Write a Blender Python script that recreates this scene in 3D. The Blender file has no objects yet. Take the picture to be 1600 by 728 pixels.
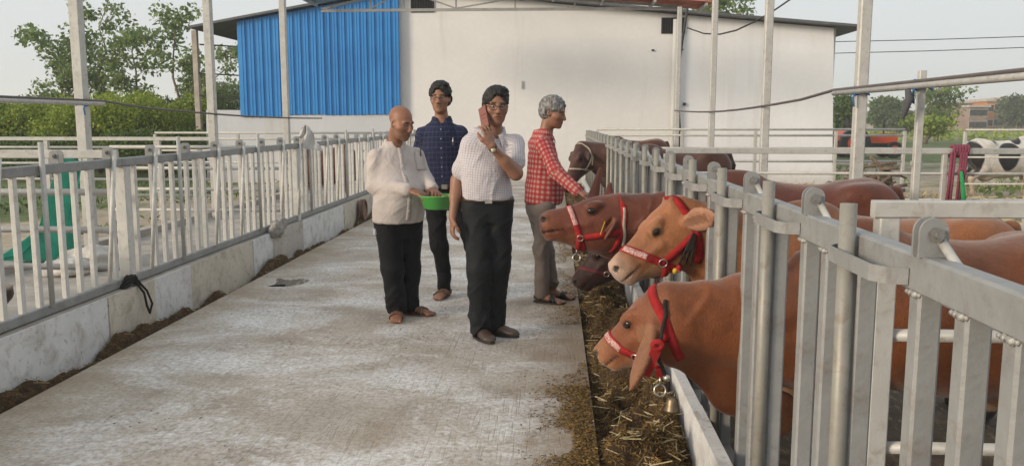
import bpy, math, random
import numpy as np
from mathutils import Vector, Matrix

# ------------------------------------------------------------------ scene, camera, sky, sun, exposure
scene = bpy.context.scene
COL = scene.collection
R = math.radians
FPX, PCX, PCY = 1300.0, 800.0, 364.0
PITCH, YAW = math.atan2(174, FPX), math.atan2(68, math.hypot(FPX, 174))
CAMZ = 1.5
cam = bpy.data.cameras.new('camera'); cam_o = bpy.data.objects.new('camera', cam); COL.objects.link(cam_o)
cam.sensor_width = 36.0; cam.lens = 36.0 * FPX / 1600.0; cam.clip_start = 0.05; cam.clip_end = 3000
cam_o.location = (0, 0, CAMZ); cam_o.rotation_euler = (math.pi / 2 - PITCH, 0, YAW)
scene.camera = cam_o
CR = Matrix.Rotation(YAW, 3, 'Z') @ Matrix.Rotation(math.pi / 2 - PITCH, 3, 'X')

SUN_EL, SUN_AZ = R(15), R(-122)          # low hazy evening sun, from the left and behind the viewer
world = bpy.data.worlds.new('World'); scene.world = world; world.use_nodes = True
wn = world.node_tree; bg = wn.nodes['Background']
sky = wn.nodes.new('ShaderNodeTexSky'); sky.sky_type = 'NISHITA'; sky.sun_disc = False
sky.sun_elevation = SUN_EL; sky.sun_rotation = SUN_AZ % (2 * math.pi)
sky.altitude = 50; sky.air_density = 1.0; sky.dust_density = 6.0; sky.ozone_density = 1.0
hz = wn.nodes.new('ShaderNodeMix'); hz.data_type = 'RGBA'; hz.inputs[0].default_value = 0.75
hz.inputs[7].default_value = (6.9, 7.2, 7.4, 1)      # even white haze over the whole sky
wn.links.new(sky.outputs[0], hz.inputs[6]); wn.links.new(hz.outputs[2], bg.inputs[0])
bg.inputs[1].default_value = 0.09
sun = bpy.data.lights.new('sun', 'SUN'); sun.energy = 2.2; sun.angle = R(14); sun.color = (1.0, 0.85, 0.68)
sun_o = bpy.data.objects.new('sun', sun); COL.objects.link(sun_o)
sd = Vector((math.sin(SUN_AZ) * math.cos(SUN_EL), math.cos(SUN_AZ) * math.cos(SUN_EL), math.sin(SUN_EL)))
sun_o.rotation_euler = sd.to_track_quat('Z', 'Y').to_euler(); sun_o.location = (-20, -10, 20)
scene.view_settings.view_transform = 'Standard'; scene.view_settings.look = 'None'
scene.view_settings.gamma = 1.0; scene.view_settings.exposure = 0.55
scene.view_settings.use_curve_mapping = False
scene.cycles.use_denoising = True; scene.cycles.max_bounces = 6; scene.cycles.diffuse_bounces = 4
scene.cycles.glossy_bounces = 2; scene.cycles.transmission_bounces = 3; scene.cycles.volume_bounces = 2
scene.cycles.caustics_reflective = False; scene.cycles.caustics_refractive = False

# ------------------------------------------------------------------ where things stand
def ray(px, py):
    return CR @ Vector(((px - PCX) / FPX, (PCY - py) / FPX, -1.0))
def at(px, py, Y):
    d = ray(px, py); return Vector((0, 0, CAMZ)) + d * (Y / d.y)
def gz(px, py, z=0.0):
    d = ray(px, py); return Vector((0, 0, CAMZ)) + d * ((z - CAMZ) / d.z)
def gx(px, py, X):
    d = ray(px, py); return Vector((0, 0, CAMZ)) + d * (X / d.x)

# ------------------------------------------------------------------ object helpers
ORI = {}
def tag(o, label=None, cat=None, group=None, kind=None):
    if label: o['label'] = label
    if cat: o['category'] = cat
    if group: o['group'] = group
    if kind: o['kind'] = kind
    return o
def empty(name, loc, label=None, cat=None, group=None):
    o = bpy.data.objects.new(name, None); COL.objects.link(o); o.location = loc
    o.empty_display_size = 0.1; ORI[o.name] = Vector(loc)
    return tag(o, label, cat, group)
def link(name, me, parent=None, loc=None):
    o = bpy.data.objects.new(name, me); COL.objects.link(o)
    base = ORI[parent.name] if parent else Vector((0, 0, 0))
    if parent: o.parent = parent
    if loc is not None:
        o.location = Vector(loc) - base; ORI[o.name] = Vector(loc)
    else:
        ORI[o.name] = base
    return o
def mesh_of(name, verts, faces, mat, smooth=False):
    me = bpy.data.meshes.new(name); me.from_pydata([tuple(v) for v in verts], [], faces)
    if mat: me.materials.append(mat)
    if smooth: me.polygons.foreach_set('use_smooth', [True] * len(me.polygons))
    me.update(); return me
class MB:
    """collects boxes, bars, tubes into one mesh"""
    def __init__(s): s.v = []; s.f = []
    def add(s, vs, fs):
        n = len(s.v); s.v += [Vector(v) for v in vs]; s.f += [tuple(i + n for i in f) for f in fs]; return s
    def bar(s, a, b, w, h, up=(0, 0, 1), ch=0.0):
        a, b, up = Vector(a), Vector(b), Vector(up); d = (b - a).normalized()
        if abs(d.dot(up)) > 0.95: up = Vector((0, 1, 0))
        x = d.cross(up).normalized(); y = x.cross(d).normalized()
        W, H = w / 2, h / 2
        if ch:
            p = [(W, -H + ch), (W, H - ch), (W - ch, H), (-W + ch, H), (-W, H - ch), (-W, -H + ch), (-W + ch, -H), (W - ch, -H)]
        else:
            p = [(W, -H), (W, H), (-W, H), (-W, -H)]
        n = len(p)
        vs = [a + x * q[0] + y * q[1] for q in p] + [b + x * q[0] + y * q[1] for q in p]
        fs = [(i, (i + 1) % n, n + (i + 1) % n, n + i)[::-1] for i in range(n)] + [tuple(range(n)), tuple(range(2 * n - 1, n - 1, -1))]
        return s.add(vs, fs)
    def box(s, lo, hi):
        x0, y0, z0 = lo; x1, y1, z1 = hi
        vs = [(x, y, z) for z in (z0, z1) for y in (y0, y1) for x in (x0, x1)]
        return s.add(vs, [(0, 2, 3, 1), (4, 5, 7, 6), (0, 1, 5, 4), (2, 6, 7, 3), (0, 4, 6, 2), (1, 3, 7, 5)])
    def tube(s, pts, r, n=8, closed=False, caps=True):
        pts = [Vector(p) for p in pts]; rs = r if isinstance(r, (list, tuple)) else [r] * len(pts)
        m = len(pts); x = None; vs = []
        for i, p in enumerate(pts):
            if closed: d = (pts[(i + 1) % m] - pts[i - 1]).normalized()
            else: d = (pts[min(i + 1, m - 1)] - pts[max(i - 1, 0)]).normalized()
            if x is None:
                x = d.orthogonal().normalized()
            else:
                x = (x - d * x.dot(d)).normalized()
            y = d.cross(x)
            vs += [p + (x * math.cos(2 * math.pi * k / n) + y * math.sin(2 * math.pi * k / n)) * rs[i] for k in range(n)]
        fs = []
        for i in range(m if closed else m - 1):
            j = (i + 1) % m
            fs += [(i * n + k, i * n + (k + 1) % n, j * n + (k + 1) % n, j * n + k) for k in range(n)]
        if caps and not closed:
            fs += [tuple(range(n - 1, -1, -1)), tuple(range((m - 1) * n, m * n))]
        return s.add(vs, fs)
    def prism(s, poly, off):
        off = Vector(off); n = len(poly); P = [Vector(p) for p in poly]
        return s.add(P + [p + off for p in P], [tuple(range(n)), tuple(range(2 * n - 1, n - 1, -1))] +
                     [(i, n + i, n + (i + 1) % n, (i + 1) % n) for i in range(n)])
    def build(s, name, mat, parent=None, smooth=False, loc=None):
        base = Vector(loc) if loc is not None else (ORI[parent.name] if parent else Vector((0, 0, 0)))
        me = mesh_of(name, [v - base for v in s.v], s.f, mat, smooth)
        return link(name, me, parent, loc)
def slab(name, x0, x1, y0, y1, z0, z1, mat, kind='structure', parent=None):
    return tag(MB().box((x0, y0, z0), (x1, y1, z1)).build(name, mat, parent), kind=kind)

# ------------------------------------------------------------------ materials
def M_(name):
    m = bpy.data.materials.new(name); m.use_nodes = True
    nt = m.node_tree; b = nt.nodes['Principled BSDF']
    return m, nt, b
def nd(nt, typ, **kw):
    n = nt.nodes.new('ShaderNode' + typ)
    for k, v in kw.items():
        if k.startswith('i_'):
            key = k[2:]; key = int(key) if key.isdigit() else key.replace('_', ' ')
            n.inputs[key].default_value = v
        else: setattr(n, k, v)
    return n
def ramp(nt, src, stops, interp='LINEAR'):
    r = nt.nodes.new('ShaderNodeValToRGB'); r.color_ramp.interpolation = interp
    e = r.color_ramp.elements
    while len(e) < len(stops): e.new(0.5)
    for el, (p, c) in zip(e, stops):
        el.position = p; c = tuple(c) if hasattr(c, '__len__') else (c, c, c); el.color = c[:3] + (1,)
    nt.links.new(src, r.inputs[0]); return r
def mix(nt, fac, a, b, mode='MIX'):
    n = nt.nodes.new('ShaderNodeMix'); n.data_type = 'RGBA'; n.blend_type = mode
    for sock, v in ((n.inputs[0], fac), (n.inputs[6], a), (n.inputs[7], b)):
        if isinstance(v, bpy.types.NodeSocket): nt.links.new(v, sock)
        elif isinstance(v, (int, float)): sock.default_value = v if sock.type == 'VALUE' else (v, v, v, 1)
        else: sock.default_value = tuple(v) + (1,)
    return n.outputs[2]
def math_(nt, op, a, b=None, clamp=False):
    n = nt.nodes.new('ShaderNodeMath'); n.operation = op; n.use_clamp = clamp
    for i, v in enumerate((a, b)):
        if v is None: continue
        if isinstance(v, bpy.types.NodeSocket): nt.links.new(v, n.inputs[i])
        else: n.inputs[i].default_value = v
    return n.outputs[0]
def coords(nt, scale=(1, 1, 1), world=True, rot=(0, 0, 0)):
    mp = nd(nt, 'Mapping'); mp.inputs['Scale'].default_value = scale; mp.inputs['Rotation'].default_value = rot
    if world: g = nd(nt, 'NewGeometry'); nt.links.new(g.outputs['Position'], mp.inputs[0])
    else: g = nd(nt, 'TexCoord'); nt.links.new(g.outputs['Object'], mp.inputs[0])
    return mp.outputs[0]
def noise(nt, vec, scale, detail=4, rough=0.55, dist=0.0):
    n = nd(nt, 'TexNoise'); n.inputs['Scale'].default_value = scale; n.inputs['Detail'].default_value = detail
    n.inputs['Roughness'].default_value = rough; n.inputs['Distortion'].default_value = dist
    nt.links.new(vec, n.inputs['Vector']); return n.outputs[0]
def bump(nt, b, h, strength=0.3, dist=0.01):
    n = nd(nt, 'Bump'); n.inputs['Strength'].default_value = strength; n.inputs['Distance'].default_value = dist
    nt.links.new(h, n.inputs['Height']); nt.links.new(n.outputs[0], b.inputs['Normal']); return n
def simple(name, col, rough=0.6, metal=0.0, var=0.25, scale=6.0, world=False, spec=0.5, bmp=0.0, bscale=60.0, dirt=None, dirt_amt=0.35):
    m, nt, b = M_(name)
    v = coords(nt, world=world)
    n1 = noise(nt, v, scale, 5)
    dark = tuple(c * (1 - var) for c in col); lite = tuple(min(1, c * (1 + var * 0.6)) for c in col)
    c = ramp(nt, n1, [(0.3, dark), (0.7, lite)]).outputs[0]
    if dirt:
        n2 = noise(nt, v, scale * 2.3, 6, 0.65, 0.4)
        c = mix(nt, ramp(nt, n2, [(0.52, 0.0), (0.70, dirt_amt)]).outputs[0], c, dirt)
    nt.links.new(c, b.inputs['Base Color'])
    b.inputs['Roughness'].default_value = rough; b.inputs['Metallic'].default_value = metal
    b.inputs['Specular IOR Level'].default_value = spec
    if bmp: bump(nt, b, noise(nt, v, bscale, 4), bmp)
    return m

mat_steel = simple('silver_paint', (0.265, 0.27, 0.265), 0.5, 0.1, 0.16, 9, dirt=(0.14, 0.085, 0.05), dirt_amt=0.38, bmp=0.2, bscale=45)
mat_steel_w = simple('pale_painted_steel', (0.47, 0.465, 0.435), 0.5, 0.1, 0.12, 8, dirt=(0.20, 0.13, 0.08), dirt_amt=0.4, bmp=0.15)
mat_tube = simple('galvanised_tube', (0.27, 0.26, 0.225), 0.5, 0.15, 0.2, 7, dirt=(0.13, 0.085, 0.05), dirt_amt=0.5, bmp=0.1)
mat_pale = simple('chalky_white_paint', (0.58, 0.57, 0.53), 0.55, 0.0, 0.14, 8, dirt=(0.25, 0.17, 0.10), dirt_amt=0.45, bmp=0.12)
mat_weld = simple('weld_bead', (0.42, 0.41, 0.38), 0.5, 0.4, 0.35, 40, dirt=(0.22, 0.11, 0.05), bmp=0.5, bscale=120)
mat_bolt = simple('bolt_steel', (0.30, 0.29, 0.27), 0.45, 0.7, 0.3, 40, dirt=(0.16, 0.08, 0.04))
mat_rust = simple('rusted_edge', (0.14, 0.07, 0.045), 0.85, 0, 0.4, 12)
mat_dark = simple('dark_void', (0.02, 0.02, 0.022), 0.8)
mat_black = simple('black_rubber', (0.022, 0.022, 0.024), 0.6, var=0.4)
mat_brass = simple('bell_metal', (0.22, 0.17, 0.11), 0.45, 0.8, 0.3, 30)
mat_chrome = simple('ring_metal', (0.55, 0.52, 0.46), 0.3, 0.9, 0.2, 30)
# ================================================================== SETTING
rng = random.Random(7)
def mat_floor():
    m, nt, b = M_('brushed_concrete')
    p = coords(nt)
    big = noise(nt, p, 0.55, 5, 0.6); mid = noise(nt, p, 2.6, 6, 0.62, 0.3); fine = noise(nt, p, 38, 4, 0.7)
    c = ramp(nt, mid, [(0.28, (0.31, 0.26, 0.205)), (0.5, (0.445, 0.39, 0.325)), (0.75, (0.56, 0.515, 0.46))]).outputs[0]
    stretch = coords(nt, (1.1, 1.9, 1), rot=(0, 0, 0.45))
    lime = noise(nt, stretch, 0.85, 8, 0.60, 0.7)
    pw = noise(nt, p, 22, 5, 0.75)
    limef = math_(nt, 'ADD', lime, math_(nt, 'MULTIPLY', math_(nt, 'SUBTRACT', pw, 0.5), 0.55))
    lf = ramp(nt, limef, [(0.45, 0.0), (0.54, 0.42), (0.66, 0.95)]).outputs[0]
    c = mix(nt, lf, c, (0.76, 0.75, 0.73))
    # trodden ochre stains and dark damp spots
    st = noise(nt, p, 0.8, 6, 0.6, 0.8)
    c = mix(nt, ramp(nt, st, [(0.58, 0.0), (0.74, 0.45)]).outputs[0], c, (0.27, 0.20, 0.125))
    sp = nd(nt, 'TexVoronoi'); sp.inputs['Scale'].default_value = 4.2; nt.links.new(p, sp.inputs['Vector'])
    c = mix(nt, ramp(nt, sp.outputs[0], [(0.0, 0.8), (0.035, 0.5), (0.05, 0.0)]).outputs[0], c, (0.13, 0.085, 0.045))
    c = mix(nt, ramp(nt, fine, [(0.35, 0.55), (0.55, 0.0)]).outputs[0], c, (0.17, 0.14, 0.11))
    c = mix(nt, ramp(nt, noise(nt, p, 75, 4, 0.8), [(0.58, 0.0), (0.68, 0.55)]).outputs[0], c, (0.70, 0.68, 0.64))
    c = mix(nt, ramp(nt, noise(nt, p, 13, 6, 0.75), [(0.34, 0.28), (0.44, 0.0)]).outputs[0], c, (0.22, 0.18, 0.135))
    # dirt along the two slab edges
    g = nd(nt, 'NewGeometry'); sx = nd(nt, 'SeparateXYZ'); nt.links.new(g.outputs['Position'], sx.inputs[0])
    wob = math_(nt, 'MULTIPLY', math_(nt, 'SUBTRACT', noise(nt, p, 3.0, 5, 0.7), 0.5), 0.9)
    ex = math_(nt, 'ADD', sx.outputs[0], wob)
    er = ramp(nt, math_(nt, 'MULTIPLY', math_(nt, 'ADD', ex, 0.30), 1.6), [(0.0, 0.0), (0.75, 0.72)]).outputs[0]
    el = ramp(nt, math_(nt, 'MULTIPLY', math_(nt, 'ADD', math_(nt, 'MULTIPLY', ex, -1), -2.35), 1.6), [(0.0, 0.0), (0.75, 0.55)]).outputs[0]
    c = mix(nt, er, c, (0.19, 0.125, 0.07)); c = mix(nt, el, c, (0.29, 0.225, 0.14))
    # fine broom grooves, swept in two directions
    ga = noise(nt, coords(nt, (62, 3.2, 1), rot=(0, 0, 0.10)), 1.0, 3, 0.5, 0.5); gb = noise(nt, coords(nt, (58, 3.4, 1), rot=(0, 0, 0.85)), 1.0, 3, 0.5, 0.5)
    gsel = ramp(nt, noise(nt, p, 0.7, 2), [(0.46, 0.0), (0.54, 1.0)]).outputs[0]
    gl = mix(nt, gsel, ga, gb); gm = noise(nt, p, 1.7, 3)
    groove = ramp(nt, gl, [(0.32, 0.0), (0.46, 1.0)]).outputs[0]
    gmask = ramp(nt, gm, [(0.30, 0.15), (0.52, 1.0)]).outputs[0]
    gdark = math_(nt, 'MULTIPLY', math_(nt, 'SUBTRACT', 1.0, groove), gmask)
    c = mix(nt, math_(nt, 'MULTIPLY', gdark, 0.22), c, (0.19, 0.15, 0.11))
    nt.links.new(c, b.inputs['Base Color'])
    h = math_(nt, 'ADD', math_(nt, 'MULTIPLY', gdark, -0.6), math_(nt, 'ADD', math_(nt, 'MULTIPLY', fine, 0.5), math_(nt, 'MULTIPLY', pw, 0.5)))
    bump(nt, b, h, 0.55, 0.006)
    b.inputs['Roughness'].default_value = 0.85
    return m
def mat_ground():
    m, nt, b = M_('earth_and_grass')
    p = coords(nt)
    n1 = noise(nt, p, 0.35, 6, 0.6); n2 = noise(nt, p, 5, 6, 0.7); n3 = noise(nt, p, 0.03, 4)
    soil = ramp(nt, n2, [(0.3, (0.27, 0.215, 0.15)), (0.7, (0.48, 0.41, 0.31))]).outputs[0]
    grass = ramp(nt, n2, [(0.3, (0.055, 0.085, 0.022)), (0.7, (0.14, 0.18, 0.055))]).outputs[0]
    g = nd(nt, 'NewGeometry'); sx = nd(nt, 'SeparateXYZ'); nt.links.new(g.outputs['Position'], sx.inputs[0])
    far = math_(nt, 'MULTIPLY', math_(nt, 'SUBTRACT', sx.outputs[1], 26), 0.06, True)
    lft = math_(nt, 'MULTIPLY', math_(nt, 'SUBTRACT', -7.5, sx.outputs[0]), 0.35, True)
    f = math_(nt, 'MULTIPLY', math_(nt, 'MAXIMUM', far, lft), 0.32)
    f = ramp(nt, math_(nt, 'ADD', n1, f), [(0.52, 0.0), (0.66, 1.0)]).outputs[0]
    c = mix(nt, f, soil, grass)
    fld = ramp(nt, n3, [(0.40, (0.10, 0.17, 0.04)), (0.55, (0.25, 0.23, 0.11)), (0.7, (0.13, 0.17, 0.06))]).outputs[0]
    c = mix(nt, math_(nt, 'MULTIPLY', math_(nt, 'SUBTRACT', sx.outputs[1], 60), 0.03, True), c, fld)
    nt.links.new(c, b.inputs['Base Color']); b.inputs['Roughness'].default_value = 0.95
    bump(nt, b, n2, 0.6, 0.05); return m
def mat_manure():
    m, nt, b = M_('trodden_dung_and_straw')
    p = coords(nt); n = noise(nt, p, 4.5, 7, 0.7, 0.5); n2 = noise(nt, coords(nt, (30, 9, 9)), 1, 4, 0.7)
    c = ramp(nt, n, [(0.3, (0.035, 0.027, 0.018)), (0.55, (0.10, 0.075, 0.05)), (0.75, (0.24, 0.18, 0.11))]).outputs[0]
    c = mix(nt, ramp(nt, n2, [(0.55, 0.0), (0.65, 0.5)]).outputs[0], c, (0.36, 0.28, 0.15))
    nt.links.new(c, b.inputs['Base Color']); b.inputs['Roughness'].default_value = 0.8; bump(nt, b, n, 0.8, 0.04); return m
def mat_plaster(name, col, stain=(0.42, 0.36, 0.27), amt=0.3, streak=True):
    m, nt, b = M_(name)
    p = coords(nt); n = noise(nt, p, 0.7, 6, 0.6); n2 = noise(nt, p, 9, 5, 0.65)
    c = ramp(nt, n, [(0.3, tuple(x * 0.90 for x in col)), (0.7, col)]).outputs[0]
    c = mix(nt, ramp(nt, n2, [(0.45, 0.12), (0.6, 0.0)]).outputs[0], c, tuple(x * 0.75 for x in col))
    if streak:
        s = noise(nt, coords(nt, (2.2, 2.2, 0.16)), 1.0, 5, 0.6)
        c = mix(nt, ramp(nt, s, [(0.56, 0.0), (0.75, amt)]).outputs[0], c, stain)
        g = nd(nt, 'NewGeometry'); sz = nd(nt, 'SeparateXYZ'); nt.links.new(g.outputs['Position'], sz.inputs[0])
        lowf = math_(nt, 'MULTIPLY', math_(nt, 'SUBTRACT', 0.55, math_(nt, 'ADD', sz.outputs[2], math_(nt, 'MULTIPLY', n2, 0.5))), 1.6, True)
        c = mix(nt, math_(nt, 'MULTIPLY', lowf, 0.6), c, (0.34, 0.28, 0.20))
    nt.links.new(c, b.inputs['Base Color']); b.inputs['Roughness'].default_value = 0.85
    bump(nt, b, n2, 0.12, 0.01); return m
def mat_plinth(name, col, dirt):
    m, nt, b = M_(name)
    p = coords(nt); n = noise(nt, p, 3.0, 6, 0.65); n2 = noise(nt, p, 26, 5, 0.7)
    c = ramp(nt, n, [(0.3, tuple(x * 0.8 for x in col)), (0.7, col)]).outputs[0]
    c = mix(nt, ramp(nt, noise(nt, p, 6.5, 7, 0.7, 0.6), [(0.5, 0.0), (0.68, dirt)]).outputs[0], c, (0.22, 0.17, 0.115))
    c = mix(nt, ramp(nt, n2, [(0.30, 0.6), (0.42, 0.0)]).outputs[0], c, (0.10, 0.085, 0.065))
    nt.links.new(c, b.inputs['Base Color']); b.inputs['Roughness'].default_value = 0.75; bump(nt, b, n2, 0.2, 0.01); return m

mat_conc = simple('pen_concrete', (0.38, 0.35, 0.31), 0.9, 0, 0.3, 2.2, world=True, dirt=(0.2, 0.16, 0.11), dirt_amt=0.6, bmp=0.3, bscale=30)
FLOOR = mat_floor()
slab('ground', -500, 900, -40, 1400, -1.2, -0.10, mat_ground())
slab('aisle_floor', -2.86, 0.205, -3.0, 21.7, -0.30, 0.0, FLOOR)
slab('feed_trough_bottom', 0.205, 0.78, -3.0, 19.8, -0.30, -0.085, mat_plinth('trough_bottom', (0.42, 0.40, 0.37), 0.8))
slab('feed_gutter_bottom', -3.0, -2.86, -3.0, 20.4, -0.30, -0.07, mat_conc)
slab('pen_floor', -5.36, -3.16, -3.0, 20.4, -0.30, 0.012, mat_conc)
slab('cow_standing_floor', 0.78, 4.4, -3.0, 19.8, -0.30, 0.0, mat_manure())
kerb = MB()
kerb.box((-5.52, -3.0, -0.2), (-5.36, 20.4, 0.10)); tag(kerb.build('kerb', mat_conc), kind='structure')
slab('road', 33, 120, 62, 66, -0.099, -0.060, simple('wet_grey_road', (0.20, 0.21, 0.22), 0.35, 0, 0.2, 0.3, world=True))

# ---- plinth under the left barrier: panels with their own tone
pl = empty('plinth_wall', (-3.08, 8, 0), 'low white plinth wall with stained panels under the far-side feeding barrier', 'wall')
PW = mat_plinth('plinth_white', (0.70, 0.70, 0.69), 0.5); PB = mat_plinth('plinth_beige', (0.60, 0.55, 0.46), 0.6); PG = mat_plinth('plinth_grey', (0.50, 0.47, 0.43), 0.7)
edges = [(-3, 2.6, PW), (2.6, 3.9, PB), (3.9, 5.32, PW), (5.32, 5.97, PB), (5.97, 6.60, PW), (6.60, 8.02, PB), (8.02, 8.59, PW), (8.59, 9.68, PG), (9.68, 11.6, PW), (11.6, 13.4, PB), (13.4, 16.5, PW), (16.5, 20.4, PW)]
MB().box((-3.155, -3, -0.25), (-3.006, 20.4, 0.335)).build('core', mat_conc, pl)
for i, (a, b_, m) in enumerate(edges):
    MB().box((-3.02, a + 0.004, -0.12), (-2.985 - 0.003 * (i % 3), b_ - 0.004, 0.332)).build('panel', m, pl)
# ---- trough curb on the cow side
tc = empty('trough_curb', (0.68, 8, 0), 'white painted curb between feed trough and cow feeding barrier', 'kerb')
for i in range(10):
    MB().box((0.645 + 0.002 * (i % 2), -3.0 + 2.28 * i + 0.004, -0.2), (0.70, -3.0 + 2.28 * (i + 1) - 0.004, 0.165 + 0.004 * (i % 3))).build('curb_block', PW, tc)

# ---- feed: chopped fodder lying in trough and gutter
def mat_fodder(name, cols):
    m, nt, b = M_(name)
    g = nd(nt, 'NewGeometry')
    c = ramp(nt, g.outputs['Random Per Island'], [(i / max(1, len(cols) - 1), c) for i, c in enumerate(cols)]).outputs[0]
    nt.links.new(c, b.inputs['Base Color']); b.inputs['Roughness'].default_value = 0.85; return m
FOD = mat_fodder('chopped_fodder', [(0.05, 0.026, 0.010), (0.13, 0.068, 0.02), (0.24, 0.135, 0.032), (0.16, 0.115, 0.03), (0.32, 0.20, 0.06)])
m, nt, b = M_('fodder_bed'); p = coords(nt); n1 = noise(nt, p, 13, 7, 0.75, 0.6); n2 = noise(nt, p, 90, 5, 0.75)
c = ramp(nt, n1, [(0.30, (0.030, 0.017, 0.008)), (0.48, (0.095, 0.052, 0.018)), (0.64, (0.21, 0.12, 0.032)), (0.78, (0.30, 0.20, 0.07))]).outputs[0]
c = mix(nt, ramp(nt, n2, [(0.38, 0.75), (0.55, 0.0)]).outputs[0], c, (0.022, 0.013, 0.007)); nt.links.new(c, b.inputs['Base Color']); b.inputs['Roughness'].default_value = 0.95
bump(nt, b, math_(nt, 'ADD', n2, n1), 1.0, 0.03); FODB = m
STRAW = mat_fodder('straw', [(0.28, 0.21, 0.11), (0.42, 0.33, 0.18), (0.52, 0.43, 0.26), (0.34, 0.30, 0.16)])
def A3(v): return np.array(v, dtype=np.float64)
class VN:
    """value noise on a random lattice"""
    def __init__(s, seed): s.t = np.random.RandomState(seed).rand(32, 32, 32).astype(np.float32)
    def __call__(s, P):
        P = np.asarray(P, dtype=np.float64); I = np.floor(P).astype(int); F = P - I; F = F * F * (3 - 2 * F); r = 0
        for dx in (0, 1):
            for dy in (0, 1):
                for dz in (0, 1):
                    w = (F[..., 0] if dx else 1 - F[..., 0]) * (F[..., 1] if dy else 1 - F[..., 1]) * (F[..., 2] if dz else 1 - F[..., 2])
                    r = r + w * s.t[(I[..., 0] + dx) % 32, (I[..., 1] + dy) % 32, (I[..., 2] + dz) % 32]
        return r
vn = VN(3)
def np_mesh(name, V, F, mat, smooth=False, parent=None):
    """V (n,3), F (m,4) quads or (m,3)"""
    me = bpy.data.meshes.new(name); k = F.shape[1]
    me.vertices.add(len(V)); me.vertices.foreach_set('co', np.ascontiguousarray(V, dtype=np.float32).ravel())
    me.loops.add(F.size); me.loops.foreach_set('vertex_index', np.ascontiguousarray(F, dtype=np.int32).ravel())
    me.polygons.add(len(F)); me.polygons.foreach_set('loop_start', np.arange(0, F.size, k, dtype=np.int32))
    me.polygons.foreach_set('loop_total', np.full(len(F), k, dtype=np.int32))
    if smooth: me.polygons.foreach_set('use_smooth', np.ones(len(F), dtype=bool))
    if mat: me.materials.append(mat)
    me.update(calc_edges=True); return me
def blades(name, C, length, width, mat, seed, flat=0.5):
    """many little strips: centres C (n,3)"""
    r = np.random.RandomState(seed); n = len(C)
    d = r.randn(n, 3); d[:, 2] *= flat; d /= np.linalg.norm(d, axis=1)[:, None]
    s = np.cross(d, r.randn(n, 3)); s /= np.linalg.norm(s, axis=1)[:, None]
    L = (length * (0.5 + r.rand(n)))[:, None] / 2; W = (width * (0.6 + 0.8 * r.rand(n)))[:, None] / 2
    V = np.stack([C - d * L - s * W, C + d * L - s * W, C + d * L + s * W, C - d * L + s * W], 1).reshape(-1, 3)
    return np_mesh(name, V, np.arange(4 * n).reshape(n, 4), mat)
def fodder_bed(name, x0, x1, y0, y1, zbase, amp, seed, n, thr=0.35, label=None, near=1.0):
    nx, ny = 26, int((y1 - y0) / 0.022)
    xs = np.linspace(x0, x1, nx); ys = np.linspace(y0, y1, ny); X, Y = np.meshgrid(xs, ys)
    def hf(x, y):
        P = np.stack([x * 5, y * 3.0, x * 0 + seed], -1); P2 = np.stack([x * 18, y * 16, x * 0 + seed], -1)
        u = (x - x0) / (x1 - x0)
        return zbase + amp * (np.clip(vn(P) - thr, 0, 1) * 1.9 + 0.34 * (vn(P2) - 0.4) + 0.16 * (vn(P2 * 2.3) - 0.5)) * np.clip(4 * u * (1 - u) + 0.25, 0, 1)
    V = np.stack([X, Y, hf(X, Y)], -1).reshape(-1, 3)
    idx = np.arange(nx * ny).reshape(ny, nx)
    F = np.stack([idx[:-1, :-1], idx[:-1, 1:], idx[1:, 1:], idx[1:, :-1]], -1).reshape(-1, 4)
    o = link(name, np_mesh(name, V, F, FODB, True)); tag(o, kind='stuff', label=label)
    r = np.random.RandomState(seed)
    y = y0 + (y1 - y0) * r.rand(n) ** near; x = x0 + (x1 - x0) * r.rand(n)
    z = hf(x, y); k = z > zbase - 0.004
    C = np.stack([x, y, z + 0.004 + 0.012 * r.rand(n)], -1)[k]
    lo_ = r.rand(len(C)) < 0.03; st_ = link('straw_stalks', blades('straw_stalks', C[lo_] + A3((0, 0, 0.008)), 0.075, 0.0045, STRAW, seed + 3, 0.18), o); tag(st_, kind='stuff')
    b_ = link('fodder_blades', blades('fodder_blades', C, 0.016, 0.0030, FOD, seed), o); tag(b_, kind='stuff')
fodder_bed('fodder', 0.215, 0.64, 2.6, 19.5, -0.083, 0.30, 5, 70000, 0.33, 'chopped brown fodder lying in the feed trough', 1.7)
fodder_bed('gutter_fodder', -2.985, -2.865, 1.5, 19.5, -0.068, 0.13, 9, 5000, 0.34, 'brown fodder heaped along the foot of the plinth wall', 1.3)
fodder_bed('spilt_fodder', 0.702, 0.775, 1.2, 12, -0.083, 0.14, 11, 3500, 0.25, 'fodder spilt between trough curb and barrier', 1.5)
r_ = np.random.RandomState(21); n = 11000
cx = 0.2 - np.abs(r_.randn(n)) * 0.13; cy = 3.2 + 10 * r_.rand(n) ** 1.5; kk = vn(np.stack([cx * 4, cy * 2.2, cx * 0], -1)) > 0.42
n2_ = 9000; cx3 = 0.20 - np.abs(r_.randn(n2_)) * 0.12; cy3 = 3.3 + 1.3 * r_.rand(n2_) ** 1.6; k3 = vn(np.stack([cx3 * 5, cy3 * 3.5, cx3 * 0 + 2], -1)) > 0.40
C0 = np.stack([cx3, cy3, 0.003 + 0.012 * r_.rand(n2_)], -1)[k3]
C1 = np.stack([cx, cy, 0.003 + 0.003 * r_.rand(n)], -1)[kk]
n = 1600; cx2 = -2.84 + 3.0 * r_.rand(n); cy2 = 3.2 + 10 * r_.rand(n) ** 1.4
kk = (vn(np.stack([cx2 * 2, cy2 * 2, cx2 * 0 + 4], -1)) > 0.62); C2 = np.stack([cx2, cy2, 0.003 + cx2 * 0], -1)[kk]
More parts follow.
